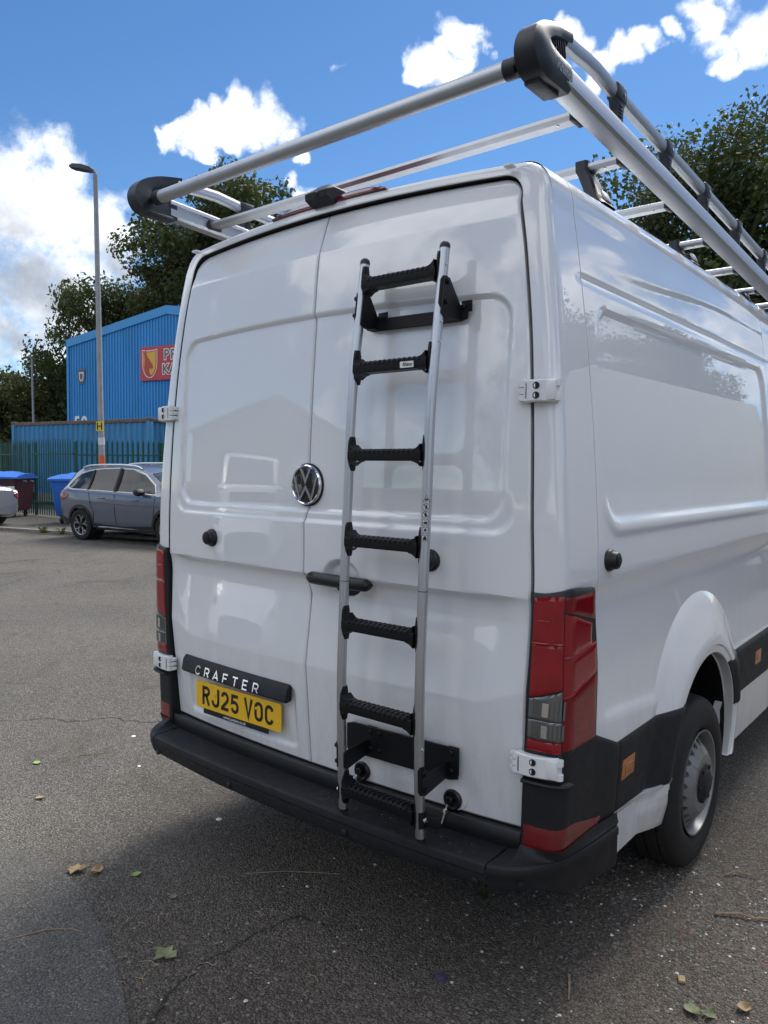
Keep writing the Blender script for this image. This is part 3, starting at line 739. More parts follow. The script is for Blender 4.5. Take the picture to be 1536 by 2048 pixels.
    patch(rock, 30, 8, .004, .003, .03).build('sill', M['paint'], van)
    def rock2(u, v):
        y0 = .412; z = (.514-.02*u)-(.150+.045*u)*v; y = y0+(WY-math.sqrt(max(0, (ARCH+.004)**2-(max(z, .36)-AZ)**2))-y0)*u
        x = 1.004+.037*S(.35, 1, u)-.012*S(.05, .12, v)-.012*v-.035*max(0, v-.5); return Vector((sgn*x, y, z)), Vector((sgn, 0, 0))
    patch(rock2, 24, 12, .004, .003, .03).build('lower_quarter_panel', M['paint'], van)

# black strip below the doors
P = []
for k in range(41):
    x = -.874+1.748*k/40; P.append([(x, yr(x, z)+d, z) for z, d in ((.553, .02), (.5525, .003), (.545, -.002), (.505, -.003), (.49, .0))])
MB().grid(P).build('door_sill', M['black'], van)

# bumper -------------------------------------------------------------
BP = [(0, -.150), (.2, -.148), (.4, -.143), (.6, -.134), (.75, -.125), (.832, -.117)]
BC = [(.838, -.116), (.87, -.106), (.902, -.089), (.932, -.062), (.957, -.026), (.978, .018), (.996, .07), (1.008, .14), (1.016, .21), (1.021, .28), (1.025, .35), (1.027, .408)]
def chaikin(p):
    o = [p[0]]
    for a, b in zip(p[:-1], p[1:]): o += [(a[0]*.75+b[0]*.25, a[1]*.75+b[1]*.25), (a[0]*.25+b[0]*.75, a[1]*.25+b[1]*.75)]
    return o+[p[-1]]
BC = chaikin(chaikin(BC))
def bz(x, y): return .400+.012*S(.3, .85, x)-.055*S(-.05, .14, y)-.025*S(.14, .42, y)
def bumper(pts, sgn, corner):
    G = []
    for (x, y) in pts:
        zb = bz(x, y); n = Vector((x*.25, -1)).normalized() if not corner else None
        if corner:
            i = pts.index((x, y)); a = Vector(pts[max(0, i-1)]); b = Vector(pts[min(len(pts)-1, i+1)]); t = (b-a).normalized(); n = Vector((t.y, -t.x))
        row = []
        ze = .492-.012*S(.0, .45, y) if corner else .492
        # inner end of the ledge
        if corner:
            zin = .512; q = min(1, max(0, (x-.838)/.06)); ins, nn = CP(max(0, 0+.0), zin)
            s_in = 0 if y < -.06 else s_of_y(y+.0, zin) if y > .12 else (sc(zin)+.02)*S(-.06, .10, y)
            pin, nin = CP(s_in, zin); pin = pin+nin*.020; lift = S(.838, .90, x)
            inner = [(Vector((pin.x, pin.y)) if lift > .02 else Vector((x, yr(x, zin)+.005)), .497+lift*.060), ]
            I0 = Vector((x, yr(x, .5)+.004)).lerp(Vector((pin.x, pin.y)), S(.838, .885, x))
            E = Vector((x, y))
            w = S(.842, .90, x)
            row += [Vector((I0.x, I0.y, .498+.03*w))]
            for t in (.25, .5, .75, .9): row.append(Vector((*(I0.lerp(E, t)), .496+(.03*(1-t)**2+.014*math.sin(PI*t)*0)*w-.002*t)))
        else:
            I0 = Vector((x, yr(x, .5)+.004)); E = Vector((x, y))
            for t in (0, .3, .6, .9): row.append(Vector((*(I0.lerp(E, t)), .497-.003*t)))
        for o, z in ((-.006, ze), (-.001, ze-.004), (.001, ze-.012), (.001, ze-.028), (-.003, ze-.034), (-.003, zb+.03), (-.010, zb+.010), (-.024, zb), (-.045, zb-.004)):
            row.append(Vector((x+n.x*o, y+n.y*o, z)))
        G.append([Vector((p.x*sgn, p.y, p.z)) for p in row])
    mb = MB(); mb.grid(G); return mb, G
half = BP; full = [(-x, y) for x, y in BP[:0:-1]]+BP
# interpolate finer
def finer(pts, n):
    o = []
    for (a, b) in zip(pts[:-1], pts[1:]):
        for k in range(n): o.append((a[0]+(b[0]-a[0])*k/n, a[1]+(b[1]-a[1])*k/n))
    return o+[pts[-1]]
mb, G = bumper([(abs(x), y) for x, y in []] or [(x, y) for x, y in finer(BP, 3)], 1, False)
mbl, G2 = bumper([(x, y) for x, y in finer(BP, 3)], -1, False); mb.add(mbl.V, mbl.F)
bmp = mb.build('bumper', M['step'], van, smooth=30)
for sgn in (1, -1):
    mbc, G = bumper(BC, sgn, True); mbc.build('bumper_end', M['plastic'], van, smooth=34)
    for x, y in ((.30, -.147), (.80, -.121)):
        MB().lathe([(.0125, 0), (.0125, .003), (.010, .0045), (0, .005)], (sgn*x, y+.0035, .432), (0, -1, 0), 18).build('parking_sensor', M['black'], bmp)
    MB().lathe([(.011, 0), (.011, .003), (0, .005)], (sgn*.925, -.068, .445), (sgn*.5, -.85, 0), 16).build('parking_sensor', M['black'], bmp)
# high brake light and reversing camera on the roof edge
P = []
for k in range(25):
    x = -.285+.57*k/24; e = 1-abs(2*k/24-1)**6; zt = outline(2+(1-abs(x)/.775))[1][1]
    P.append([Vector((x, .070, zt-.012)), Vector((x, .058, zt-.002)), Vector((x, .060, zt+.012*e)), Vector((x, .085, zt+.030*e)), Vector((x, .16, zt+.036*e)), Vector((x, .30, zt+.016*e))])
MB().grid(P).build('high_brake_light', M['brake'], van, smooth=50)
mb = MB()
P = []
for k in range(9):
    x = -.055+.11*k/8; e = 1-abs(2*k/8-1)**4*.5
    P.append([Vector((x, .050, 2.610)), Vector((x, .012, 2.628)), Vector((x, .010, 2.650*1)), Vector((x, .05, 2.650+.032*e)), Vector((x, .14, 2.650+.030*e)), Vector((x, .20, 2.640))])
mb.grid(P); mb.add(P[0], [tuple(range(6))]); mb.add(P[-1], [tuple(range(6))]); cmh = mb.build('camera_housing', M['plastic'], van, smooth=40)
MB().lathe([(.012, 0), (.012, .004), (.008, .005), (0, .003)], (0, .012, 2.638), (0, -1, -.5), 14).build('camera_lens', M['gloss'], cmh)
# roof rubber plugs at the corners
for sgn in (1, -1): MB().box((sgn*.765, .066, 2.577), (.030, .03, .010), .004).build('roof_plug', M['paint'], van)

# cab glass
def cabx(y, z):
    zt = ztopf(y); bz_ = .34+(z-.34)*(2.622-.34)/(zt-.34) if zt < 5 else z
    return xs(min(bz_, 2.46))
for sgn in (1, -1):
    P = []
    for k in range(15):
        y = 3.32+1.12*k/14; lo = 1.36; hi = min(2.10, ztopf(y)-.22) if y > 3.7 else 2.10
        P.append([Vector((sgn*(cabx(y, lo+(hi-lo)*t/5)+.006), y, lo+(hi-lo)*t/5)) for t in range(6)])
    MB().grid(P).build('cab_window', M['gloss'], van)
P = []
for k in range(8):
    y = 3.98+.62*k/7; zt = ztopf(y); P.append([Vector((x, y, zt+.025-.012*abs(x))) for x in (-.72, -.4, 0, .4, .72)])
MB().grid(P).build('windscreen', M['gloss'], van)

# wheels -------------------------------------------------------------
def van_wheel(y, sgn):
    w = sub('wheel', van); ax = Vector((sgn, 0, 0)); o = Vector((sgn*.918, y-.045, WZ+.010)); n = 120
    pr = [(.215, -.105), (.265, -.118), (.305, -.112), (.330, -.098), (.341, -.080), (.344, -.058), (.336, -.055), (.336, -.047), (.3445, -.044), (.345, -.006), (.337, -.004), (.337, .004), (.345, .006), (.3445, .044), (.336, .047), (.336, .055), (.344, .058), (.341, .080), (.333, .096), (.320, .108), (.300, .117), (.270, .121), (.240, .119), (.222, .110), (.213, .104)]
    X = Vector((0, 1, 0)); Z = Vector((0, 0, 1)); G = []
    for r, h in pr:
        row = []
        for k in range(n):
            rr = r*1.03
            if r > .338 and abs(h) > .05 and k % 2 == 0: rr -= .006
            if .318 < r < .342 and abs(h) > .09 and k % 2 == 0: rr -= .003
            row.append(o+ax*h+(X*math.cos(2*PI*k/n)+Z*math.sin(2*PI*k/n))*rr)
        G.append(row)
    MB().grid(G, cv=True).build('tyre', M['rubber'], w, smooth=30)
    mb = MB(); mb.lathe([(.212, .104), (.2165, .110), (.216, .116), (.210, .114), (.204, .098), (.196, .075), (.190, .020), (.19, -.08)], o, ax, 60)
    # disc with a ring of holes
    ns = 20; r1, r2 = .118, .187; hr = .0155; prof_ = lambda r: .130-.052*S(.112, .195, r)
    def PP(r, a): return o+ax*prof_(r)+(X*math.cos(a)+Z*math.sin(a))*r
    for k in range(ns):
        a0 = 2*PI*k/ns; da = 2*PI/ns; rc = .166; inn = []; out = []; bk = []
        for j in range(16):
            t = 2*PI*j/16; ca, sa = math.cos(t), math.sin(t)
            inn.append(PP(rc+hr*1.25*ca, a0+da/2+hr*sa/rc)); bk.append(inn[-1]-ax*.012)
            m_ = max(abs(ca), abs(sa)); u, v = ca/m_, sa/m_
            out.append(PP((rc+(r2-rc)*u) if u > 0 else (rc+(rc-r1)*u), a0+da/2+v*da/2))
        mb.add(inn+out, [(j, (j+1) % 16, 16+(j+1) % 16, 16+j) for j in range(16)])
        mb.add(inn+bk, [(j, (j+1) % 16, 16+(j+1) % 16, 16+j) for j in range(16)])
    mb.lathe([(r2, prof_(r2)), (.1915, .060), (.193, .02)], o, ax, 64); mb.lathe([(r1, prof_(r1)), (.10, .1305), (.085, .129), (.05, .127)], o, ax, 64)
    mb.build('rim', M['rim'], w, smooth=35)
    mb = MB(); mb.lathe([(.082, .124), (.081, .132), (.074, .138), (.060, .140), (.054, .147), (.040, .152), (0, .153)], o, ax, 40)
    for k in range(6):
        a = 2*PI*k/6; p = o+ax*.138+(X*math.cos(a)+Z*math.sin(a))*.071; mb.cyl(p, p+ax*.006, .010, 6)
    mb.build('hub_cap', M['plastic'], w, smooth=35)
    mb = MB(); mb.lathe([(.16, -.02), (.16, -.06), (.03, -.06)], o, ax, 40); mb.lathe([(.16, -.02), (.05, -.02)], o, ax, 40); mb.build('brake_disc', M['jamb'], w)
for sgn in (1, -1): van_wheel(WY, sgn); van_wheel(4.6, sgn)

# ------------------------------------------------------------------ roof rack
rack = thing('roof_rack', 'silver and black roof rack with a rear roller bar on top of the white van', 'roof rack', (0, .1, 2.6))
def rz(y): return 2.783-.0533*y
RX = .925; YE = 3.75
for sgn in (1, -1):
    # main rail: rounded outside, grooved upper face
    sec = [(.040, -.028), (.040, .010), (.034, .026), (.018, .0385), (.010, .0385), (.010, .036), (.004, .036), (.004, .040), (-.004, .040), (-.004, .037), (-.010, .037), (-.010, .040), (-.020, .038), (-.028, .030), (-.030, .016), (-.022, .016), (-.022, -.004), (-.030, -.004), (-.030, -.030), (-.020, -.040), (.014, -.042), (.032, -.038)]
    P = [[Vector((sgn*(RX+a), y, rz(y)+b)) for a, b in sec] for y in (.03, .6, 1.2, 2, 3, YE)]
    MB().grid(P, cv=True).build('side_rail', M['alu2'], rack, smooth=30)
    sec2 = [(.013, -.020), (.018, -.004), (.016, .016), (.006, .024), (-.012, .022), (-.016, .010), (-.013, .002), (-.016, -.006), (-.014, -.018), (0, -.024)]
    ys = [.08, .14, .22, .30, .38, .47]+[.6, .93, 1.4, 1.9, 2.4, 3, YE-.05]
    P = []
    for y in ys:
        zz_ = rz(y)+.131-.012*(1-S(.08, .30, y))+.008*math.exp(-((y-.30)/.12)**2)
        P.append([Vector((sgn*(RX+a), y, zz_+b)) for a, b in sec2])
    MB().grid(P, cv=True).build('top_rail', M['alu2'], rack, smooth=35)
    # end cap: a loop in the rail's own plane, thick at the back, hollow inside
    out = [(.065, -.050), (.02, -.052), (-.03, -.055), (-.075, -.056), (-.112, -.046), (-.135, -.024), (-.146, .004), (-.143, .032), (-.127, .060), (-.098, .084), (-.058, .104), (.0, .124), (.10, .145)]
    inn = [(.065, .036), (.035, .035), (.005, .034), (-.02, .034), (-.04, .036), (-.053, .040), (-.058, .045), (-.055, .051), (-.042, .060), (-.018, .073), (.018, .087), (.05, .098), (.105, .109)]
    hw = [.040, .042, .044, .046, .047, .046, .044, .041, .037, .033, .029, .025, .022]
    G = []
    for k in range(13):
        (oy, oz), (iy, iz), h = out[k], inn[k], hw[k]; ring = []
        O = Vector((oy, oz)); I_ = Vector((iy, iz))
        for a, b in ((0, -1), (0.0, -.6), (-.0, .6), (.0, 1), (.12, 1.25), (.35, 1.42), (.65, 1.42), (.9, 1.25), (1, .9), (1, -.5), (.94, -.78), (.7, -.9), (.3, -.95)):
            q = O.lerp(I_, a if b < 1.3 else a) ; ring.append(Vector((sgn*(RX+h*b/1.42), q.x, rz(.0)+q.y)))
        # round the outside edge
        ring[0] = ring[0]; G.append(ring)
    def sm(G, n=4):                         # smooth along the loop
        o = []
        for i in range(len(G)-1):
            a, b, c, d = G[max(0, i-1)], G[i], G[i+1], G[min(len(G)-1, i+2)]
            for k in range(n):
                t = k/n; o.append([.5*((2*b[j])+(c[j]-a[j])*t+(2*a[j]-5*b[j]+4*c[j]-d[j])*t*t+(3*b[j]-a[j]-3*c[j]+d[j])*t**3) for j in range(len(b))])
        return o+[G[-1]]
    G = sm(G); mb = MB(); mb.grid(G, cv=True)
    for g in (G[0], G[-1]): mb.add(g, [tuple(range(len(g)))])
    cap = mb.build('end_cap', M['cap'], rack, smooth=45)
    # web with slots inside the loop
    wp = [(.105, .119), (.0, .10), (-.045, .074), (-.062, .052), (-.055, .040), (-.03, .028), (.02, .028), (.035, .05), (.06, .085), (.108, .108)]
    mb = MB(); mb.prism(wp, lambda a, b, d: Vector((sgn*(RX+d), a, rz(0)+b)), -.012, .013)
    for k in range(8):
        y0 = -.040+k*.0135; mb.box((sgn*(RX+.0125), y0+.006, rz(0)+.052+.0045*k), (.010, .006, .022+.0055*k), .002, Matrix.Rotation(R(14), 3, 'X'))
    mb.build('slotted_web', M['cap'], cap, smooth=30)
    MB().box((sgn*(RX-.012), -.02, rz(0)-.053), (.05, .12, .02), .006).build('cap_clamp', M['cap'], cap)
    if sgn == 1:
        V, F = text2d('Rhino', .043, .0010)
        mb = MB(); mb.add([Vector((RX+interp(.008+v.x*.95, [-.10, -.05, .065], [.0478, .0468, .0420]), .008+v.x*.95+v.y*.18, rz(0)-.010+v.y*1.0-v.x*.05)) for v in V], F)
        mb.add([Vector((RX+.0476, -.046+a, rz(0)+.012+b)) for a, b in ((-.016, .012), (-.010, .004), (-.004, .014), (-.002, .020), (-.007, .012), (-.012, .010))], [(0, 1, 2, 5), (2, 3, 4)])
        mb.build('raised_lettering', mat('grey_raised_print', (.22, .24, .27), .4), cap, smooth=None)
    for k in range(7):
        y = .475+.467*k+(.0 if k < 3 else .03*(k-2)); z0, z1 = rz(y)+.030, rz(y)+.133
        mb = MB(); mb.box((sgn*RX, y, z1+.003), (.042, .085, .054), .010)
        P = []
        for t in range(9):
            q = t/8; w = .020+.020*q**3+.008*(1-q)**4; P.append([Vector((sgn*(RX+a*.016), y+b*w, z0+(z1-z0-.02)*q)) for a, b in ((1, .8), (.8, 1), (-.8, 1), (-1, .8), (-1, -.8), (-.8, -1), (.8, -1), (1, -.8))])
        mb.grid(P, cv=True)
        for t in range(6): mb.box((sgn*(RX+.016), y-.004, z0+.008+t*.011), (.006, .026, .005), .001); mb.box((sgn*(RX-.016), y, z0+.008+t*.011), (.006, .026, .005), .001)
        o = mb.build('rail_bracket', M['cap'], rack, smooth=30)
        MB().cyl((sgn*(RX+.021), y+.012, z1), (sgn*(RX+.024), y+.012, z1), .006, 10).build('bracket_bolt', M['steel'], o)
# roller and cross bars
mb = MB(); mb.cyl((-.835, -.066, 2.786), (.835, -.066, 2.786), .0262, 28); roller = mb.build('roller_bar', M['alu2'], rack)
for sgn in (1, -1):
    mb = MB(); mb.cyl((sgn*.825, -.066, 2.786), (sgn*.862, -.066, 2.786), .029, 24); mb.cyl((sgn*.862, -.066, 2.786), (sgn*.90, -.066, 2.786), .013, 14); mb.build('roller_end', M['cap'], roller)
for y in (.26, .625, 1.10, 1.60, 2.08, 2.50, 2.86, 3.4, 3.72):
    z = rz(y)-.012; sec = [(-.033, -.004), (-.030, .008), (-.012, .015), (-.004, .015), (-.004, .011), (.004, .011), (.004, .015), (.015, .015), (.030, .009), (.034, -.002), (.026, -.013), (-.022, -.016)]
    o = MB().grid([[Vector((x, y+a, z+b)) for a, b in sec] for x in (-.895, .895)], cv=True).build('cross_bar', M['alu2'], rack, smooth=30)
    for sgn in (1, -1):
        mb = MB(); mb.box((sgn*.886, y, z-.002), (.016, .072, .040), .004); mb.build('bar_end_plug', M['cap'], o)
        MB().cyl((sgn*.83, y-.012, z-.018), (sgn*.83, y-.012, z-.0145), .005, 8).build('bar_rivet', M['steel'], o)
for y in (.625, 1.60, 2.50, 3.4):
    for sgn in (1, -1):
        z = rz(y)-.012; mb = MB(); P = []
        for zz_, w, x in ((z+.019, .040, .752), (z-.018, .041, .754), (z-.035, .042, .765), (2.622, .048, .800), (2.592, .060, .826)):
            P.append([Vector((sgn*(x+a*.022), y+b*w, zz_)) for a, b in ((-1, -1), (-.6, -1), (.6, -1), (1, -.8), (1, .8), (.6, 1), (-.6, 1), (-1, 1))])
        mb.grid(P, cv=True); mb.add(P[0], [tuple(range(8))]); o = mb.build('rack_foot', M['cap'], rack, smooth=35)
        MB().box((sgn*.832, y, 2.622), (.010, .05, .04), .003, Matrix.Rotation(R(sgn*-25), 3, 'Y')).build('foot_cover', M['alu'], o)

# ------------------------------------------------------------------ rear door ladder
lad = thing('rear_door_ladder', 'aluminium seven rung ladder with black grip treads fixed to the right rear door', 'ladder', (.45, -.14, .5))
LX = (.290, .612)
def ly(z): return hinterp(z, [.50, .75, .92, 1.29, 1.6, 1.80, 1.92, 2.15, 2.37], [-.137, -.149, -.152, -.141, -.126, -.117, -.107, -.076, -.046])
for k, x in enumerate(LX):
    zs = [.515+.02*i for i in range(92)]
    mb = MB(); mb.tube([(x, ly(z), z) for z in zs], .0160, 20, upv=(1, 0, 0)); 
    st = mb.build('stile', M['alu'], lad, smooth=60)
    zt = zs[-1]; mb = MB(); mb.lathe([(.0168, -.004), (.0168, .004), (.0150, .011), (.009, .0165), (0, .018)], (x, ly(zt), zt), (0, .12, 1), 20); mb.build('top_plug', M['black'], st)
    mb = MB(); mb.lathe([(.0150, .006), (.0158, .0), (.0150, -.010), (.010, -.013), (0, -.013)], (x, ly(.515), .515), (0, 0, 1), 20); mb.build('foot_plug', M['black'], st)
    MB().lathe([(.01612, -.0012), (.01625, 0), (.01612, .0012)], (x, ly(1.285), 1.285), (0, .03, 1), 20).build('stile_joint', M['step'], st)
    for z in ((2.28, 2.105, 2.045) if k else ()): MB().lathe([(.0052, -.002), (.0052, .0022), (.003, .003), (0, .0015)], (x+.0155, ly(z)-.004, z), (1, -.3, 0), 10).build('rivet', M['steel'], st)
    if k: MB().lathe([(.0052, -.002), (.0052, .0022), (.003, .003), (0, .0015)], (x+.0155, ly(.80)-.004, .80), (1, -.3, 0), 10).build('rivet', M['steel'], st)
def rung(z):
    y = ly(z)+.002; mb = MB(); x0, x1 = LX[0]+.013, LX[1]-.013
    sec = [(-.024, -.018), (-.0265, -.013), (-.0265, .011), (-.022, .0155), (.022, .0155), (.026, .011), (.026, -.011), (.020, -.0185)]
    mb.grid([[Vector((x, y+a, z+b)) for a, b in sec] for x in (x0, x1)], cv=True)
    n = 13
    for k in range(n):                      # wavy grip ridges over the tread
        x = x0+.030+(x1-x0-.060)*k/(n-1); P = []
        for t in range(7):
            yy = -.0275+.053*t/6; dxx = .004*math.cos(t*1.15+.5); h = .0190 if 0 < t < 6 else .0135
            P.append([Vector((x+dxx+a, y+yy, z+b)) for a, b in ((-.0075, .0125), (-.0052, h+.0005), (.0052, h+.0005), (.0075, .0125))])
        mb.grid(P); mb.add(P[0], [(0, 1, 2, 3)]); mb.add(P[-1], [(0, 1, 2, 3)])
        mb.box((x, y-.0262, z+.010), (.011, .004, .011), .0015)
    for sx, x in ((1, x0), (-1, x1)):        # end flange hugging the stile, webbed into the tread
        P = []
        for t in range(13):
            q = t/12; zz_ = z-.052+.112*q; w = .0185*(math.sin(PI*min(1, max(0, q*.86+.07)))**.35); P.append([Vector((x-sx*.006+sx*a, y+b*w, zz_)) for a, b in ((0, -1), (.007, -1), (.010, -.7), (.010, .7), (.007, 1), (0, 1))])
        mb.grid(P, cv=True); mb.add(P[0], [tuple(range(6))]); mb.add(P[-1], [tuple(range(6))])
        P = []
        for t in range(6):
            q = t/5; P.append([Vector((x+sx*(.004+.030*q), y+a, z+b)) for a, b in ((-.024, -.021-.014*(1-q)**2), (-.0262, .016+.018*(1-q)**2), (.0255, .016+.018*(1-q)**2), (.022, -.021-.014*(1-q)**2))])
        mb.grid(P, cv=True)
    return mb.build('rung', M['powder'], lad, smooth=32)
rungs = [rung(z) for z in (2.262, 1.983, 1.700, 1.420, 1.145, .876, .588)]
# label on the second rung
y = ly(1.983)+.002-.0302
mb = MB(); mb.prism(rrect(.528, 1.978, .0255, .0095, .002, 2), lambda a, b, d: Vector((a, y-d, b)), -.005, .0006); lb = mb.build('maker_label', M['white'], rungs[1], smooth=None)
V, F = text2d('Rhino', .0155, .0005); rl = MB(); rl.add([Vector((.532+v.x+v.y*.15, y-.0009, 1.978+v.y)) for v in V], F); lb2 = rl.build('label_lettering', M['ink'], rungs[1], smooth=None, recalc=False)
# warning pictograms on the right stile
for k in range(6):
    z = 1.566-.0235*k; x0 = LX[1]-.004; 
    def ps(a, b, d=0., z=z): t = (a-.004)/.0162+.80; return Vector((LX[1]+math.sin(t)*(.0163+d), ly(z+b)-math.cos(t)*(.0163+d), z+b))
    shp = [(0, .0115), (-.0105, -.0075), (.0105, -.0075)] if k == 0 else ([(.0098*math.cos(2*PI*i/16), .0098*math.sin(2*PI*i/16)) for i in range(16)] if k < 3 else rrect(0, 0, .0088, .0088, .002, 2))
    mb = MB(); mb.add([ps(a, b, .0004) for a, b in shp], [tuple(range(len(shp)))], 0)
    for q in ribbon(shp, .0014, True): mb.add([ps(a, b, .0008) for a, b in q], [(0, 1, 2, 3)], 1)
    marks = {0: [(-.005, -.004), (-.004, .0), (0, .001), (.004, .003), (.005, -.004)], 1: [(-.004, -.005), (.001, .006), (.004, .004), (.002, -.006)], 2: [(-.003, -.006), (-.004, .002), (0, .007), (.003, .001), (.003, -.006)], 3: [(-.006, -.003), (-.006, .002), (.006, .002), (.006, -.005), (.001, -.005)], 4: [(-.004, 0), (-.001, .005), (.004, .003), (.003, -.003), (-.001, -.003)], 5: [(-.006, -.006), (-.004, .002), (0, .007), (.004, .002), (.006, -.006)]}[k]
    mb.add([ps(a, b, .0009) for a, b in marks], [tuple(range(len(marks)))], 1)
    if k in (1, 2): 
        for q in ribbon([(-.0065, .0065), (.0065, -.0065)], .0016): mb.add([ps(a, b, .0011) for a, b in q], [(0, 1, 2, 3)], 1)
    mb.build('warning_pictogram', [M['white'], M['ink']], lad, smooth=None, recalc=False)
# fixing plates on the door and arms out to the stiles
def fplate(x0, x1, z0, z1, tilt=0.):
    mb = MB(); n = 16; P = []
    pl = rrect((x0+x1)/2, (z0+z1)/2, (x1-x0)/2, (z1-z0)/2, .012, 4)
    def f(a, b, d):
        return Vector((a, yr(a, b)-.004-d, b))
    # follow the bowed door: split along its length
    xsn = [x0+(x1-x0)*i/n for i in range(n+1)]
    for x in xsn:
        e = 0 if n and (x1-x > .001 and x-x0 > .001) else .008
        P.append([f(x, z0+e, 0), f(x, z0+e, .005), f(x, z0+.002+e, .0065), f(x, z1-.002-e, .0065), f(x, z1-e, .005), f(x, z1-e, 0)])
    mb.grid(P); mb.add(P[0], [tuple(range(6))]); mb.add(P[-1], [tuple(range(6))]); return mb.build('fixing_plate', M['powder'], lad, smooth=30)
pl1 = fplate(.262, .655, 2.118, 2.160); pl2 = fplate(.214, .664, .664, .772)
for x, z0, z1, pl, low in ((LX[0], 2.125, 2.235, pl1, 0), (LX[1], 2.125, 2.240, pl1, 0), (LX[0], .665, .775, pl2, 1), (LX[1], .665, .775, pl2, 1)):
    sg = -1 if x == LX[0] else 1
    xp = x+.0185*sg if True else x
    zc = (z0+z1)/2
    # triangular arm: flat sheet from the door to the stile
    xa = x+.019*(1 if sg == 1 else 1) if sg == 1 else x+.019
    yd = yr(xa, zc)-.008; ytop, ybot = ly(z1), ly(z0)
    if low: poly = [(yd, z1-.050), (yd, z0+.012), (ly(z0)+.0, z0-.012), (ly(z0)-.012, z0-.004), (ly(z0)-.012, z0+.045), (ly(z0)+.012, z0+.056)]
    else: poly = [(yd, z0-.0), (yd, z0+.030), (ytop+.012, z1), (ytop-.014, z1), (ybot-.014, z0+.006), (ybot+.01, z0-.008)]
    mb = MB(); mb.prism(poly, lambda a, b, d: Vector((xa+d, a, b)), -.002, .002)
    mb.box((xa+.018, yd+.002, zc-(.018 if not low else -.01)), (.040, .005, .036 if not low else .09), .002)
    arm = mb.build('bracket_arm', M['powder'], lad, smooth=30)
    # clamp plate wrapped round the outer side of the stile
    zc0, zc1 = (z0+.022, z1+.004) if not low else (z0-.010, z1-.030)
    P = []
    for t in range(9):
        z = zc0+(zc1-zc0)*t/8; e = 1 if 0 < t < 8 else .72
        P.append([Vector((x+math.sin(a)*.0185*sg, ly(z)-math.cos(a)*.0185, z)) for a in [R(25*e+ (150-25)*i/8) if e == 1 else R(45+(130-45)*i/8) for i in range(9)]])
    mb = MB(); mb.grid(P); 
    P2 = [[p+Vector((-sg*.002, 0, 0)) for p in r_] for r_ in P]; mb.grid(P2)
    mb.build('clamp_plate', M['powder'], arm, smooth=50)
    for z in (zc0+.018, zc1-.018):
        mb = MB(); a = Vector((x+sg*.017, ly(z)+.001, z)); mb.cyl(a, a+Vector((sg*.009, 0, 0)), .0085, 12); mb.cyl(a+Vector((sg*.009, 0, 0)), a+Vector((sg*.0125, 0, 0)), .0065, 6); mb.build('clamp_bolt', M['powder'], arm)
    for (bx, bz_) in (((.030, z1-.022), (.068, z1-.020), (.068, z0+.030), (.030, z0+.030)) if low else ((.024, zc-.02), (.045, zc-.02))):
        xx = x+bx if x+bx < .655 else .640
        p = Vector((xx, yr(xx, bz_)-.0105, bz_)); mb = MB(); mb.lathe([(.0085, 0), (.008, .003), (.0055, .0055), (0, .006)], p, (0, -1, 0), 12); mb.build('plate_bolt', M['powder'], arm)
# foot straps that hold the slam locks' rods
for x, sg in ((LX[0], -1), (LX[1], 1)):
    P = []
    for t in range(5):
        z = .548+.052*t/4; P.append([Vector((x+math.sin(a)*.0182*sg, ly(z)-math.cos(a)*.0182, z)) for a in [R(20+150*i/8) for i in range(9)]])
    mb = MB(); mb.grid(P); mb.box((x+.035, ly(.57)+.02, .566), (.05, .004, .034), .001, Matrix.Rotation(R(25), 3, 'Z')); o = mb.build('foot_strap', M['powder'], lad, smooth=50)
    MB().lathe([(.0085, 0), (.0085, .004), (.005, .006), (0, .004)], (x+sg*.0182, ly(.575), .575), (sg, -.1, 0), 12).build('strap_bolt', M['steel'], o)

# ------------------------------------------------------------------ street beyond
M['blue'] = mat('blue_cladding', (.035, .255, .58), .45, var=.13, vscale=.6, dust=.06, stretch=(1, 1, .25))
M['bluetrim'] = mat('blue_trim', (.05, .29, .62), .45, var=.05)
M['cont'] = mat('container_blue', (.03, .205, .42), .5, var=.25, vscale=1.4, dust=.35, stretch=(1, 1, .3))
M['rust'] = mat('rusty_steel', (.13, .10, .08), .8, var=.4, vscale=6, dust=.4)
M['green'] = mat('green_fence_paint', (.012, .085, .062), .5, var=.25, vscale=3, dust=.10)
M['green2'] = mat('old_green_fence_paint', (.03, .06, .04), .6, var=.3, vscale=3, dust=.3)
M['galv'] = mat('galvanised_steel', (.26, .27, .28), .55, metal=.5, var=.12, vscale=4)
M['lamp'] = mat('lamp_head_grey', (.05, .052, .055), .5)
M['orange'] = mat('orange_band', (.65, .14, .03), .5)
M['hyd'] = mat('hydrant_yellow', (.75, .58, .03), .5)
M['maroon'] = mat('maroon_bin', (.060, .010, .022), .5, var=.12, vscale=5, dust=.12)
M['binlid'] = mat('blue_bin_plastic', (.018, .14, .55), .42, var=.08, vscale=5, dust=.08)
M['signred'] = mat('sign_red', (.52, .045, .05), .4)
M['signdark'] = mat('sign_grey', (.12, .11, .12), .5)
M['signgold'] = mat('sign_gold', (.72, .42, .06), .5)
M['signskin'] = mat('sign_orange_red', (.45, .07, .04), .5)
M['kerb'] = mat('concrete_kerb', (.20, .19, .175), .85, var=.2, vscale=5, dust=.5, bump=.5, bscale=120)
M['suv'] = mat('grey_blue_car_paint', (.125, .148, .20), .28, metal=.45, coat=1, var=.04)
M['silver'] = mat('silver_car_paint', (.40, .41, .42), .35, metal=.7, coat=1)
M['glass'] = mat('tinted_car_glass', (.018, .026, .032), .04, spec=.5)
M['trimblack'] = mat('black_car_trim', (.014, .014, .016), .5)
M['alloy'] = mat('alloy_wheel', (.35, .36, .37), .3, metal=.85)
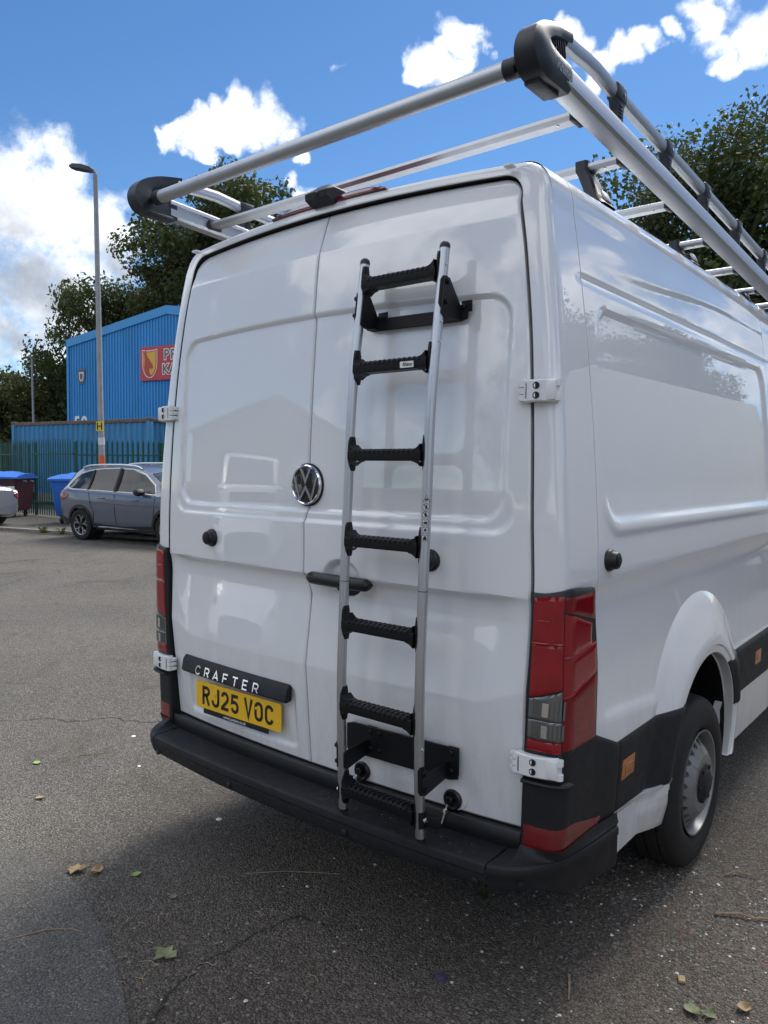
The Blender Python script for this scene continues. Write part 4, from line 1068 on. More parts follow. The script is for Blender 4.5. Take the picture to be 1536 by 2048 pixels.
M['cream2'] = mat('box_body_white', (.56, .545, .52), .5, var=.05, vscale=1.2, dust=.05)
M['brightline'] = mat('satin_window_trim', (.72, .73, .74), .35, metal=.6)
M['brick'] = mat('weathered_brick', (.20, .16, .135), .85, var=.25, vscale=2)
M['roofgrey'] = mat('grey_roof_sheet', (.16, .17, .18), .6, var=.15)
M['cream'] = mat('pale_render', (.50, .47, .42), .75, var=.12, vscale=1.0)

PAV = .07
hdg = Vector((.972, .235, 0)); lft = Vector((-.235, .972, 0))
def along(t, d, z=0): p = Vector((-14.9, 7.42, 0))+hdg*t+lft*d; return (p.x, p.y, z)   # t along the kerb, d behind it
pv = [along(-70, .13), along(60, .13), along(60, 30), along(-70, 60)]
sheet('pavement', [(p[0], p[1]) for p in pv], PAV, M['pave'])
kerb = bpy.data.objects.new('kerb', None); col.objects.link(kerb); kerb['kind'] = 'structure'; WM[kerb] = Matrix.Identity(4)
rk = random.Random(5)
for k in range(-14, 16):
    dip = -.0 if k not in (2, 3) else -.01
    c = Vector(along(k*.915+.457, .065+rk.uniform(-.006, .006), PAV-.055+rk.uniform(-.004, .004)+dip))
    MB().box(c, (.905, .125, .13), .012, Matrix.Rotation(math.atan2(.235, .972), 3, 'Z')).build('kerb_stone', M['kerb'], kerb)
far = MB(); far.box(along(-42, .065, PAV-.055), (58, .125, .13), .012, Matrix.Rotation(math.atan2(.235, .972), 3, 'Z')); far.box(along(37, .065, PAV-.055), (46, .125, .13), .012, Matrix.Rotation(math.atan2(.235, .972), 3, 'Z'))
o = far.build('far_kerb', M['kerb']); o['kind'] = 'structure'
sheet('gutter', [along(-70, -.32)[:2], along(60, -.32)[:2], along(60, .06)[:2], along(-70, .06)[:2]], .005, M['dirt'])

# blue unit ------------------------------------------------------------
BA = Vector((-36.4, 18.9, 0)); bd = Vector((6.8, 1.3, 0)).normalized(); bn = Vector((bd.y, -bd.x, 0)); HW = 6.95; EV, AP = 8.15, 9.28
bl = thing('industrial_unit', 'bright blue corrugated metal industrial unit with a shallow gable behind the container', 'building', tuple(BA))
def BP_(s, d, z): p = BA+bd*s+bn*d; return Vector((p.x, p.y, z))
def gable(s): return EV+(AP-EV)*(1-abs(s-HW)/HW)
nsh = 14; wsh = 2*HW/nsh; pitch = wsh/5
for k in range(nsh):
    xs_ = []
    for q in range(5):
        b = k*wsh+q*pitch
        xs_ += [(b+.002, 0), (b+pitch*.58, 0), (b+pitch*.68, .045), (b+pitch*.92, .045)]
    xs_.append(((k+1)*wsh-.002, 0))
    MB().grid([[BP_(s, d, .1), BP_(s, d, gable(s)-.10)] for s, d in xs_]).build('cladding_sheet', M['blue'], bl, smooth=None)
for a, b in ((0, HW), (HW, 2*HW)):
    mb = MB(); s0, s1 = (a-.12, b) if a == 0 else (a, b+.12); z0, z1 = gable(max(0, s0))-(.02 if a == 0 else 0), gable(min(2*HW, s1))
    mb.grid([[BP_(s, d, z+dz) for d, dz in ((.02, -.36), (.10, -.36), (.10, .05), (-.3, .05))] for s, z in ((s0, z0), (s1, z1))], cv=True); mb.add([BP_(s0, d, z0+dz) for d, dz in ((.02, -.36), (.10, -.36), (.10, .05), (-.3, .05))], [(0, 1, 2, 3)]); mb.build('verge_trim', M['bluetrim'], bl, smooth=None)
mb = MB(); mb.grid([[BP_(-.06, d, z) for z in (.1, EV-.3)] for d in (.06, -.1)]+[[BP_(-.06+.14, .06, z) for z in (.1, EV-.3)]][:0]); mb.box(BP_(-.02, .02, EV/2), (.14, .14, EV-.7), 0, Matrix.Rotation(math.atan2(bd.y, bd.x), 3, 'Z')); mb.build('corner_trim', M['bluetrim'], bl, smooth=None)
MB().grid([[BP_(s, d, gable(s)) for d in (0, -22)] for s in (-.1, HW, 2*HW+.1)]).build('roof', M['roofgrey'], bl, smooth=None)
for s in (0, 2*HW): MB().grid([[BP_(s, d, z) for z in (.1, EV)] for d in (-.1, -22)]).build('side_wall', M['blue'], bl, smooth=None)
def txt(name, st, size, f, m, parent, bold=0., d=.0): 
    V, F = text2d(st, size, bold); o = MB().add([f(v.x, v.y, d) for v in V], F).build(name, m, parent, smooth=None, recalc=False); return o
txt('white_numeral', '5', .92, lambda a, b, d: BP_(.62+a, .058, 3.82+b), M['white'], bl, .03); txt('white_numeral', '0', .92, lambda a, b, d: BP_(1.16+a, .058, 3.82+b), M['white'], bl, .03)
# shield sign and small plaque
sg = thing('company_sign', 'red signboard with a shield emblem on the blue wall, cut off by the van', 'sign', tuple(BP_(7.9, .1, 6.6)))
SC = BP_(7.95, .12, 6.62); SX0 = 5.25; SZ0, SZ1 = 5.80, 7.42
def SF(a, b, d=0.): return BP_(SX0+a, .07+d, SZ0+b)
MB().prism([(0, 0), (4.8, 0), (4.8, 1.62), (0, 1.62)], SF, 0, .06).build('sign_panel', M['signred'], sg, smooth=None)
def shield(cx, cz, w, h): return [(cx-w, cz+h), (cx-.4*w, cz+h*.93), (cx+.4*w, cz+h*.93), (cx+w, cz+h)]+[(cx+w*math.cos(t), cz+.1*h+1.1*h*-math.sin(t)*.98) for t in [PI/2*i/6 for i in range(7)]]+[(cx-w*math.cos(t), cz+.1*h-1.1*h*math.sin(t)*.98) for t in [PI/2*i/6 for i in range(5, -1, -1)]]
for m, w, h, d in (('white', .50, .70, .064), ('signred', .46, .655, .068), ('signgold', .41, .60, .072)):
    p = shield(.62, .80, w, h); MB().add([SF(a, b, d) for a, b in p], [tuple(range(len(p)))]).build('shield_emblem', M[m], sg, smooth=None)
an = [(.30, .95), (.28, 1.22), (.22, 1.42), (.33, 1.34), (.38, 1.50), (.43, 1.30), (.52, 1.12), (.66, .95), (.84, .72), (.86, .60), (.76, .54), (.62, .60), (.60, .42), (.72, .22), (.55, .16), (.38, .34), (.26, .62)]
MB().add([SF(a, b, .076) for a, b in an], [tuple(range(len(an)))]).build('animal_head', M['signskin'], sg, smooth=None)
MB().add([SF(a, b, .079) for a, b in ((.62, .84), (.67, .87), (.70, .83), (.65, .80))], [(0, 1, 2, 3)]).build('animal_eye', M['signdark'], sg, smooth=None)
for st, cx_, cz_ in (('PRI', 2.18, 1.17), ('KAN', 2.12, .48)):
    for ch, k in zip(st, range(3)):
        xx = cx_+(k-1)*.46*(1 if k < 2 or st == 'KAN' else .85)-.0
        txt('sign_letter_outline', ch, .66, lambda a, b, d: SF(xx+a, cz_+b, .066), M['white'], sg, .055); txt('sign_letter', ch, .66, lambda a, b, d: SF(xx+a, cz_+b, .072), M['signdark'], sg, .012)
pq = thing('wall_plaque', 'small dark crest plaque near the left corner of the blue wall', 'plaque', tuple(BP_(1.0, .06, 6.25)))
for m, w, h, d in (('signdark', .27, .40, .05), ('white', .17, .24, .056), ('signdark', .11, .17, .06)):
    p = shield(0, 0, w, h); MB().add([BP_(.98+a, d+.01, 6.22+b) for a, b in p], [tuple(range(len(p)))]).build('crest' if m == 'white' else 'plaque_plate', M[m], pq, smooth=None)

# container --------------------------------------------------------------
CA = Vector((-21.6, 13.8, .0)); cd = Vector((-7.8, -1.2, 0)).normalized(); cn = Vector((-cd.y, cd.x, 0))*1
if cn.y > 0: cn = -cn                       # towards the camera
ct = thing('shipping_container', 'weathered blue shipping container with a rusty top edge behind the green fence', 'container', tuple(CA))
CL, CWd, CZ0, CZ1 = 7.9, 2.44, .55, 3.30
def CF(s, d, z): p = CA+cd*s+cn*d; return Vector((p.x, p.y, z))
def corr(name, f, L, z0, z1, n, dep=.045):
    mb = MB(); pts = []
    w = L/n
    for k in range(n): pts += [(k*w, 0), (k*w+w*.30, 0), (k*w+w*.5, -dep), (k*w+w*.8, -dep)]
    pts.append((L, 0)); mb.grid([[f(s, d, z) for z in (z0, z1)] for s, d in pts]); return mb.build(name, M['cont'], ct, smooth=None)
corr('corrugated_side', lambda s, d, z: CF(.16+s, -.03+d, z), CL-.32, CZ0+.15, CZ1-.1, 26)
corr('corrugated_end', lambda s, d, z: CF(.03-d, -.16-s, z), CWd-.32, CZ0+.15, CZ1-.1, 9)
for s, d in ((.08, -.08), (CL-.08, -.08), (.08, -CWd+.08), (CL-.08, -CWd+.08)):
    MB().box(CF(s, d, (CZ0+CZ1)/2), (.17, .17, CZ1-CZ0), .015, Matrix.Rotation(math.atan2(cd.y, cd.x), 3, 'Z')).build('corner_post', M['cont'], ct)
    MB().box(CF(s, d, CZ1+.01), (.20, .19, .12), .015, Matrix.Rotation(math.atan2(cd.y, cd.x), 3, 'Z')).build('corner_casting', M['rust'], ct)
for d in (-.05, -CWd+.05): MB().box(CF(CL/2, d, CZ1-.03), (CL-.2, .09, .13), .01, Matrix.Rotation(math.atan2(cd.y, cd.x), 3, 'Z')).build('top_rail', M['rust'], ct)
for s in (.05, CL-.05): MB().box(CF(s, -CWd/2, CZ1-.03), (.09, CWd-.2, .13), .01, Matrix.Rotation(math.atan2(cd.y, cd.x), 3, 'Z')).build('top_rail', M['rust'], ct)
MB().box(CF(CL/2, -CWd/2, CZ1-.02), (CL-.1, CWd-.1, .05), 0, Matrix.Rotation(math.atan2(cd.y, cd.x), 3, 'Z')).build('container_roof', M['cont'], ct)
MB().box(CF(CL/2, -CWd/2, CZ0+.08), (CL-.1, CWd-.1, .16), 0, Matrix.Rotation(math.atan2(cd.y, cd.x), 3, 'Z')).build('floor_frame', M['cont'], ct)
for s, d in ((.5, -.4), (CL-.5, -.4), (.5, -2), (CL-.5, -2)): MB().box(CF(s, d, CZ0/2+.03), (.5, .4, CZ0-.06)).build('support_block', M['kerb'], ct)
# palisade fences -----------------------------------------------------------
PALE = {}
def fence(pts, h, sp, m, label, name='palisade_fence'):
    f = thing(name, label, 'fence', (pts[0][0], pts[0][1], PAV))
    for (a, b) in zip(pts[:-1], pts[1:]):
        A_, B_ = Vector((a[0], a[1], PAV)), Vector((b[0], b[1], PAV)); d = (B_-A_); L = d.length; d.normalize(); nrm = Vector((d.y, -d.x, 0)); 
        if nrm.y > 0: nrm = -nrm
        rot = math.atan2(d.y, d.x)
        for z in (.45, h-.45): MB().box((A_+B_)/2+Vector((0, 0, z))-nrm*.02, (L, .05, .05), 0, Matrix.Rotation(rot, 3, 'Z')).build('rail', m, f, smooth=None)
        npst = max(1, round(L/2.75))
        for k in range(npst+1): MB().box(A_+d*(L*k/npst)-nrm*.08+Vector((0, 0, h/2-.04)), (.10, .06, h-.08), 0, Matrix.Rotation(rot, 3, 'Z')).build('post', m, f, smooth=None)
        key = (h, m.name, round(rot, 3))
        if key not in PALE:
            w = .034; sec = [(-w, 0), (-w*.45, .0), (0, .020), (w*.45, .0), (w, 0)]
            mb = MB(); G = [[Vector(d*s)+nrm*e+Vector((0, 0, z)) for z in (.04, h-.11)]+[Vector(d*s*.15)+nrm*e*.5+Vector((0, 0, h+(.0 if abs(s) < .02 else -.03)))] for s, e in sec]
            mb.grid(G); me_o = mb.build('pale', m, None, smooth=None); PALE[key] = me_o.data; bpy.data.objects.remove(me_o)
        for k in range(int(L/sp)):
            o = bpy.data.objects.new('pale', PALE[key]); col.objects.link(o); o.parent = f; p = A_+d*(sp*(k+.5)); o.location = p-Vector((pts[0][0], pts[0][1], PAV))
            o.rotation_euler = (0, 0, rk.uniform(-.03, .03))
    return f
fence([(-19.15, 9.62), (-12.6, 13.9)], 2.33, .155, M['green'], 'dark green steel palisade fence with pointed pales behind the grey SUV')
fence([(-24.2, 9.72), (-19.2, 9.60)], 2.36, .150, M['green'], 'dark green palisade fence section behind the maroon and blue bins')
fence([(-33, 12.2), (-25.5, 11.3)], 2.40, .16, M['green2'], 'old olive green palisade fence at the left edge beyond the container')
# street lamps ----------------------------------------------------------------
def lamp(name, x, y, h, r, arm, label, extra):
    l = thing('street_lamp', label, 'street lamp', (x, y, 0)); mb = MB(); tilt = Vector((-.012, -.006, 1))
    P0 = Vector((x, y, 0)); mb.tube([P0, P0+tilt*1.4, P0+tilt*1.45, P0+tilt*h], [r*1.35, r*1.35, r, r*.72], 16); pole = mb.build('pole', M['galv'], l)
    top = P0+tilt*h; mb = MB(); a = Vector(arm)
    mb.tube([top+Vector((0, 0, -.08)), top+Vector((0, 0, .06)), top+a*.25+Vector((0, 0, .10))], .035, 10); mb.build('bracket', M['galv'], l)
    L = a.length; d = a.normalized(); n = Vector((-d.y, d.x, 0)); P = []
    for t, w, z0, z1 in ((.05, .05, .05, .12), (.2, .10, .07, .17), (.5, .14, .09, .20), (.85, .13, .11, .20), (1.0, .07, .13, .17)):
        P.append([top+a*t+n*w*u+Vector((0, 0, z)) for u, z in ((-1, z0), (-.9, z1), (0, z1+.02), (.9, z1), (1, z0))])
    mb = MB(); mb.grid(P, cv=True); mb.add(P[0], [tuple(range(5))]); mb.add(P[-1], [tuple(range(5))]); mb.build('lamp_head', M['lamp'], l)
    return l, P0, tilt, r
lp, P0, tilt, r = lamp('street_lamp', -15.50, 8.36, 8.72, .075, -right*.62+Vector((0, 0, .05)), 'tall grey street lamp with a yellow hydrant plate and orange band behind the SUV', 1)
sgp = lambda a, b, z, d: P0+tilt*z+right*a+Vector((0, 0, b))-Vector((-.631, .774, 0))*d
for nm, m, hx, hz, d in (('hydrant_plate', 'hyd', .085, .115, .095),): 
    hp = MB().prism(rrect(0, 0, hx, hz, .01, 2), lambda a, b, dd: sgp(a, b, 2.62, d+dd), 0, .006).build(nm, M[m], lp, smooth=None)
mb = MB(); [mb.prism(q, lambda a, b, dd: sgp(a, b, 2.62, .102+dd), 0, .002) for pts in ([(-.05, -.085), (-.05, .085)], [(.05, -.085), (.05, .085)], [(-.05, 0), (.05, 0)]) for q in ribbon(pts, .028)]; mb.build('hydrant_letter', M['ink'], hp, smooth=None)
MB().cyl(P0+tilt*1.62, P0+tilt*1.90, .0765, 16).build('orange_band', M['orange'], lp)
MB().cyl(P0+tilt*2.16, P0+tilt*2.34, .0762, 12).build('paper_sticker', M['decal'], lp)
lamp('street_lamp', -42.55, 20.05, 7.75, .075, -right*.4+Vector((0, 0, .02)), 'distant slim street lamp against the low trees left of the blue unit', 0)
# bins -------------------------------------------------------------------------
def bin_(x, y, rot, label, body_m, deco):
    b = thing('wheelie_bin', label, 'bin', (x, y, PAV), Matrix.Rotation(rot, 3, 'Z'), None); wld = dict(world=False)
    P = []
    for z, wx, wy in ((.20, .56, .40), (.30, .60, .46), (.95, .66, .54), (1.12, .68, .56), (1.13, .70, .58), (1.18, .70, .58)):
        P.append([Vector((a*wx, c*wy, z)) for a, c in ((-1, -.93), (-.93, -1), (.93, -1), (1, -.93), (1, .93), (.93, 1), (-.93, 1), (-1, .93))])
    mb = MB(); mb.grid(P, cv=True); mb.add(P[0], [tuple(range(8))]); mb.build('tub', M[body_m], b, world=False)
    P = []
    for k in range(11):
        t = k/10; x_ = -.72+1.44*t; P.append([Vector((x_, y_, 1.185+h*(1-.35*abs(2*t-1)**3)+(.02*math.cos(t*PI*6) if .05 < t < .95 else 0)*(h > .05))) for y_, h in ((-.62, -.03), (-.62, .03), (-.5, .10), (-.1, .19), (.35, .17), (.60, .06), (.60, -.02))])
    mb = MB(); mb.grid(P); mb.add(P[0], [tuple(range(7))]); mb.add(P[-1], [tuple(range(7))]); mb.build('lid', M['binlid'], b, world=False, smooth=50)
    for sx in (-1, 1):
        mb = MB(); mb.cyl((sx*.69, -.2, 1.08), (sx*.80, -.2, 1.08), .025, 10); mb.cyl((sx*.69, .2, 1.08), (sx*.80, .2, 1.08), .025, 10); mb.build('side_pin', M['galv'], b, world=False)
        for sy in (-1, 1):
            mb = MB(); mb.lathe([(.03, -.025), (.09, -.025), (.10, -.012), (.10, .012), (.09, .025), (.03, .025)], (sx*.46, sy*.34, .10), (1, 0, 0), 18); mb.box((sx*.46, sy*.34, .17), (.07, .10, .10), .01); mb.build('castor', M['trimblack'], b, world=False)
    if deco == 'label': MB().box((.52, -.558, .86), (.20, .006, .16), 0).build('white_label', M['white'], b, world=False)
    else:
        mb = MB(); 
        for pts in (A(0, 0, .11, .11, 40, 320, 10), [(-.02, 0), (.1, 0)], A(0, -.28, .05, .05, 0, 300, 8)):
            for q in ribbon(pts, .035): mb.prism(q, lambda a, c, d: Vector((.10+a, -.565-d, .66+c)), 0, .004)
        mb.build('recycling_print', M['white'], b, world=False, smooth=None)
    return b
bin_(-21.60, 8.72, .62, 'large maroon four wheeled bin with a blue lid at the left edge', 'maroon', 'label')
bin_(-17.60, 9.05, .55, 'all blue four wheeled bin half hidden behind the grey SUV', 'binlid', 'print')

# cars ---------------------------------------------------------------------------
def make_car(name, label, cat, loc, rot, cfg, paint):
    c = thing(name, label, cat, loc, rot); G = cfg
    xa, xb = G['top'][0][0], G['top'][0][-1]
    def at(k, x): return hinterp(x, *G[k])
    def section(x):
        zb, be, w, tp, wr = at('bot', x), at('belt', x), at('w', x), at('top', x), at('wr', x)
        be = min(be, tp-.01); re = max(be+.004, tp-.055)
        return [(0, zb), (w*.85, zb), (w*.965, zb+.07), (w*.985, zb+.25*(be-zb)), (w, zb+.55*(be-zb)), (w*.992, zb+.80*(be-zb)), (w*.962, be), (w*.962+(wr-w*.962)*.55, be+(re-be)*.5), (wr, re), (wr*.93, tp-.018), (wr*.55, tp), (0, tp+.006)]
    n = 130; X = [xa+(xb-xa)*i/n for i in range(n+1)]
    def side_y(x, z):
        s_ = section(x)
        for a, b in zip(s_[2:9], s_[3:9]):
            if a[1] <= z <= b[1]: return a[0]+(b[0]-a[0])*(z-a[1])/max(1e-5, b[1]-a[1])
        return s_[8][0]
    def dense(s_):
        o = []
        for a, b in zip(s_[:-1], s_[1:]): o += [(a[0]+(b[0]-a[0])*k/3, a[1]+(b[1]-a[1])*k/3) for k in range(3)]
        return o+[s_[-1]]
    mb = MB(); D_ = [dense(section(x)) for x in X]; m = len(D_[0])
    for sg_ in (1, -1):
        V = [Vector((x, sg_*y, z)) for x, sec in zip(X, D_) for y, z in sec]; F = []
        for i in range(n):
            for j in range(m-1):
                q = (i*m+j, (i+1)*m+j, (i+1)*m+j+1, i*m+j+1); cc_ = sum((V[k] for k in q), Vector())/4
                if abs(cc_.y) > .5 and any(math.hypot(cc_.x-ax, cc_.z-G['r']) < G['r']+.05 for ax in G['axles']): continue
                F.append(q)
        mb.add(V, F)
    ends = [Vector((xa, y, z)) for y, z in D_[0]]+[Vector((xa, -y, z)) for y, z in D_[0][::-1]]; mb.add(ends, [tuple(range(len(ends)))])
    mb.build('car_body', M[paint], c, world=False, smooth=32)
    mb = MB(); mb.box(((xa+xb)/2, 0, .36), (xb-xa-.6, 1.3, .25)); mb.build('underside', M['jamb'], c, world=False)
    def on(x, z, off, sg_): return Vector((x, sg_*(side_y(x, z)+off), z))
    def fill(poly, off, sg_, nx=16):         # panel over the body between lower and upper edge lines
        xs0 = poly[0][0]; xs1 = poly[-1][0]; P = []
        for i in range(nx+1):
            x = xs0+(xs1-xs0)*i/nx; lo = interp(x, [p[0] for p in poly], [p[1] for p in poly]); hi = interp(x, [p[0] for p in poly], [p[2] for p in poly])
            P.append([on(x, lo+(hi-lo)*k/6, off, sg_) for k in range(7)])
        return P
    for sg_ in (1, -1):
        for nm, m_, poly, off in G['panels']:
            P = fill(poly, off, sg_); mb = MB(); mb.grid(P)
            idx = [p for p in P[0]]+[P[i][-1] for i in range(1, len(P))]+P[-1][-2::-1]+[P[i][0] for i in range(len(P)-2, 0, -1)]
            L_ = len(idx); mb.add(idx+[Vector((p.x, p.y-sg_*(off+.006), p.z)) for p in idx], [(k, (k+1) % L_, L_+(k+1) % L_, L_+k) for k in range(L_)]); mb.build(nm, M[m_], c, world=False, smooth=30)
        for nm, m_, line, w_ in G['lines']:
            mb = MB(); mb.tube([on(x, z, .004, sg_) for x, z in line], w_, 6); mb.build(nm, M[m_], c, world=False)
        for ax in G['axles']:
            mb = MB(); rr = G['r']+.045; P = []
            for k in range(29):
                a = R(-22+224*k/28); P.append([Vector((ax+math.cos(a)*q, sg_*(side_y(ax+math.cos(a)*q, max(.3, G['r']+math.sin(a)*q))+o_), G['r']+math.sin(a)*q)) for q, o_ in ((rr-.01, -.06), (rr-.004, .012), (rr+G['clad'], .010), (rr+G['clad']+.01, -.01))])
            mb.grid(P); mb.build('arch_trim', M['trimblack' if G['clad'] > .02 else paint], c, world=False)
            mb = MB(); mb.grid([[Vector((ax+math.cos(R(-25+230*k/20))*rr, sg_*y, G['r']+math.sin(R(-25+230*k/20))*rr)) for y in (.86, .55)] for k in range(21)]); mb.add([Vector((ax+math.cos(R(18*k))*rr, sg_*.55, G['r']+math.sin(R(18*k))*rr)) for k in range(20)], [tuple(range(20))]); mb.build('wheel_well', M['jamb'], c, world=False)
            w = sub('wheel', c); o_ = Vector((ax, sg_*(at('w', ax)-.105), G['r'])); axs = Vector((0, sg_, 0)); r_ = G['r']
            MB().lathe([(r_*.66, -.09), (r_*.8, -.108), (r_*.95, -.10), (r_, -.08), (r_, .075), (r_*.965, .098), (r_*.82, .108), (r_*.70, .104), (r_*.655, .092)], o_, axs, 48).build('tyre', M['rubber'], w, world=False)
            mb = MB(); mb.lathe([(r_*.66, .09), (r_*.655, .098), (r_*.62, .092), (r_*.60, .04), (r_*.60, -.06)], o_, axs, 48); mb.build('rim', M['alloy'], w, world=False)
            MB().lathe([(r_*.6, .0), (.0, .0)], o_, axs, 30).build('brake_disc', M['jamb'], w, world=False)
            X_ = Vector((1, 0, 0)); Z_ = Vector((0, 0, 1)); ns = G['spokes']
            for k in range(ns):
                a0 = 2*PI*k/ns+.2; mb = MB()
                def sp(r, a, h): return o_+axs*h+(X_*math.cos(a)+Z_*math.sin(a))*r
                for da0, da1 in ((.10, .30), (-.10, -.30)) if G['ysp'] else ((.0, .0),):
                    hw_ = .018
                    prv = None
                    for r0_, r1_, a_, b_ in ((.03, r_*.38, a0, a0+da0*.5), (r_*.38, r_*.62, a0+da0*.5, a0+da1)):
                        q = [sp(r0_, a_-hw_/max(r0_, .06), .078), sp(r0_, a_+hw_/max(r0_, .06), .078), sp(r1_, b_+hw_/r1_, .088), sp(r1_, b_-hw_/r1_, .088)]
                        mb.add(q+[p-axs*.03 for p in q], [(0, 1, 2, 3), (0, 1, 5, 4), (2, 3, 7, 6), (1, 2, 6, 5), (3, 0, 4, 7)])
                mb.build('spoke', M['alloy'], w, world=False, smooth=None)
            MB().lathe([(.055, .06), (.05, .09), (0, .094)], o_, axs, 20).build('hub_cap', M['trimblack'], w, world=False)
        mr_ = G.get('mirror')
        if mr_:
            x, z = mr_; y = side_y(x, z); P = []
            for t, w_, h_ in ((0, .03, .03), (.03, .10, .07), (.14, .11, .085), (.20, .08, .06), (.215, .03, .03)):
                P.append([Vector((x+.02+math.cos(a)*w_, sg_*(y+.02+t), z+.03+math.sin(a)*h_)) for a in [2*PI*i/10 for i in range(10)]])
            mb = MB(); mb.grid(P, cv=True); mb.add(P[-1], [tuple(range(10))]); mb.build('door_mirror', M['trimblack'], c, world=False)
        if G.get('rails'):
            mb = MB(); mb.tube([Vector((x, sg_*(at('wr', x)-.03), at('top', x)+dz)) for x, dz in G['rails']], .017, 8); mb.build('roof_rail', M['brightline'], c, world=False)
        for x, z in G['handles']: MB().box(on(x, z, .012, sg_), (.19, .025, .03), .008).build('door_handle', M[paint], c, world=False)
    for nm, m_, x0, x1, k0, k1 in G['screens']:  # windscreen and rear window follow the roof line
        P = []
        for i in range(9):
            x = x0+(x1-x0)*i/8; tp, wr, be, w = at('top', x), at('wr', x), at('belt', x), at('w', x); hw_ = k0+(k1-k0)*i/8
            P.append([Vector((x, hw_*u, tp+.012-.012*u*u)) for u in (-1, -.6, -.2, .2, .6, 1)])
        MB().grid(P).build(nm, M[m_], c, world=False)
    return c
suv = dict(top=([-2.20, -2.16, -2.08, -1.92, -1.72, -1.5, -1.0, -.3, .2, .55, .9, 1.20, 1.5, 1.85, 2.08, 2.2, 2.24], [.76, 1.03, 1.17, 1.38, 1.54, 1.60, 1.635, 1.64, 1.615, 1.52, 1.34, 1.165, 1.12, 1.06, .97, .84, .70]),
 belt=([-2.2, -2.16, -1.9, -1.2, -.4, .5, 1.1, 1.5, 1.85, 2.08, 2.2, 2.24], [.74, 1.01, 1.11, 1.085, 1.06, 1.035, 1.025, 1.01, .96, .88, .78, .68]),
 bot=([-2.2, -2.0, -1.8, 1.8, 2.1, 2.24], [.42, .30, .24, .24, .28, .34]), w=([-2.2, -2.12, -1.9, -1.3, 0, 1.4, 1.8, 2.05, 2.18, 2.24], [.66, .80, .875, .91, .905, .905, .88, .80, .66, .50]),
 wr=([-2.2, -2.1, -1.8, -1.4, 0, .6, 1.2, 1.8, 2.1, 2.24], [.60, .66, .60, .62, .62, .62, .72, .70, .58, .44]), r=.345, axles=(-1.335, 1.335), clad=.055, spokes=5, ysp=True, mirror=(.62, 1.08), rails=[(-1.55, -.01), (-1.45, .012), (-1.3, .022), (-.9, .024), (-.3, .024), (.1, .022), (.25, .014), (.36, -.01)], handles=[(-.62, .95), (.42, .93)],
 panels=[('quarter_window', 'glass', [(-1.78, 1.170, 1.190), (-1.66, 1.135, 1.320), (-1.48, 1.130, 1.450), (-1.22, 1.125, 1.510), (-1.10, 1.120, 1.525)], .006), ('rear_side_window', 'glass', [(-1.04, 1.120, 1.535), (-.6, 1.110, 1.560), (-.26, 1.100, 1.565)], .006), ('front_side_window', 'glass', [(-.16, 1.100, 1.565), (.15, 1.090, 1.540), (.5, 1.080, 1.440), (.82, 1.070, 1.250), (.98, 1.065, 1.110)], .006),
  ('tail_lamp', 'red', [(-2.17, .90, 1.01), (-2.05, .86, 1.07), (-1.86, .91, 1.05), (-1.74, .97, 1.01)], .012), ('sill_cladding', 'trimblack', [(-.92, .26, .40), (.0, .25, .36), (.92, .25, .40)], .012), ('sill_blade', 'brightline', [(-.85, .30, .305), (-.7, .285, .345), (.55, .265, .315), (.92, .26, .265)], .024), ('rear_cladding', 'trimblack', [(-2.19, .44, .62), (-2.1, .33, .56), (-1.78, .28, .46)], .008), ('head_lamp', 'clear', [(1.85, .78, .85), (2.0, .72, .84), (2.16, .70, .76)], .006)],
 lines=[('chrome_strip', 'brightline', [(-1.82, 1.165), (-1.66, 1.120), (-1.2, 1.110), (-.2, 1.085), (.6, 1.065), (1.02, 1.045), (.86, 1.240), (.52, 1.455), (.16, 1.560), (-.3, 1.582), (-.8, 1.570), (-1.25, 1.525), (-1.5, 1.460), (-1.68, 1.340), (-1.82, 1.165)], .020), ('door_gap', 'jamb', [(-.21, 1.03), (-.20, .7), (-.18, .40)], .006), ('door_gap', 'jamb', [(1.0, .98), (.98, .7), (.92, .42)], .006), ('door_gap', 'jamb', [(-1.04, 1.06), (-.98, .85), (-.88, .62), (-.9, .40)], .006), ('window_pillar', 'trimblack', [(-.21, 1.095), (-.21, 1.575)], .05), ('window_pillar', 'trimblack', [(-1.07, 1.115), (-1.07, 1.54)], .03), ('body_crease', 'suv', [(-1.9, .93), (-.8, .86), (.4, .83), (1.1, .82)], .010)],
 screens=[('windscreen', 'glass', .62, 1.17, .56, .68), ('rear_window', 'glass', -1.98, -1.76, .60, .54)])
hs_ = Vector((.989, .146, 0)); ls_ = Vector((-.146, .989, 0))
roll = Matrix.Rotation(math.atan2(.146, .989), 3, 'Z') @ Matrix.Rotation(R(2.3), 3, 'X')
cen = Vector((-13.97, 6.85, 0))+hs_*1.41+ls_*.905
make_car('parked_suv', 'grey blue SUV with chrome window line parked half on the kerb facing right', 'car', (cen.x, cen.y, .036), roll, suv, 'suv')
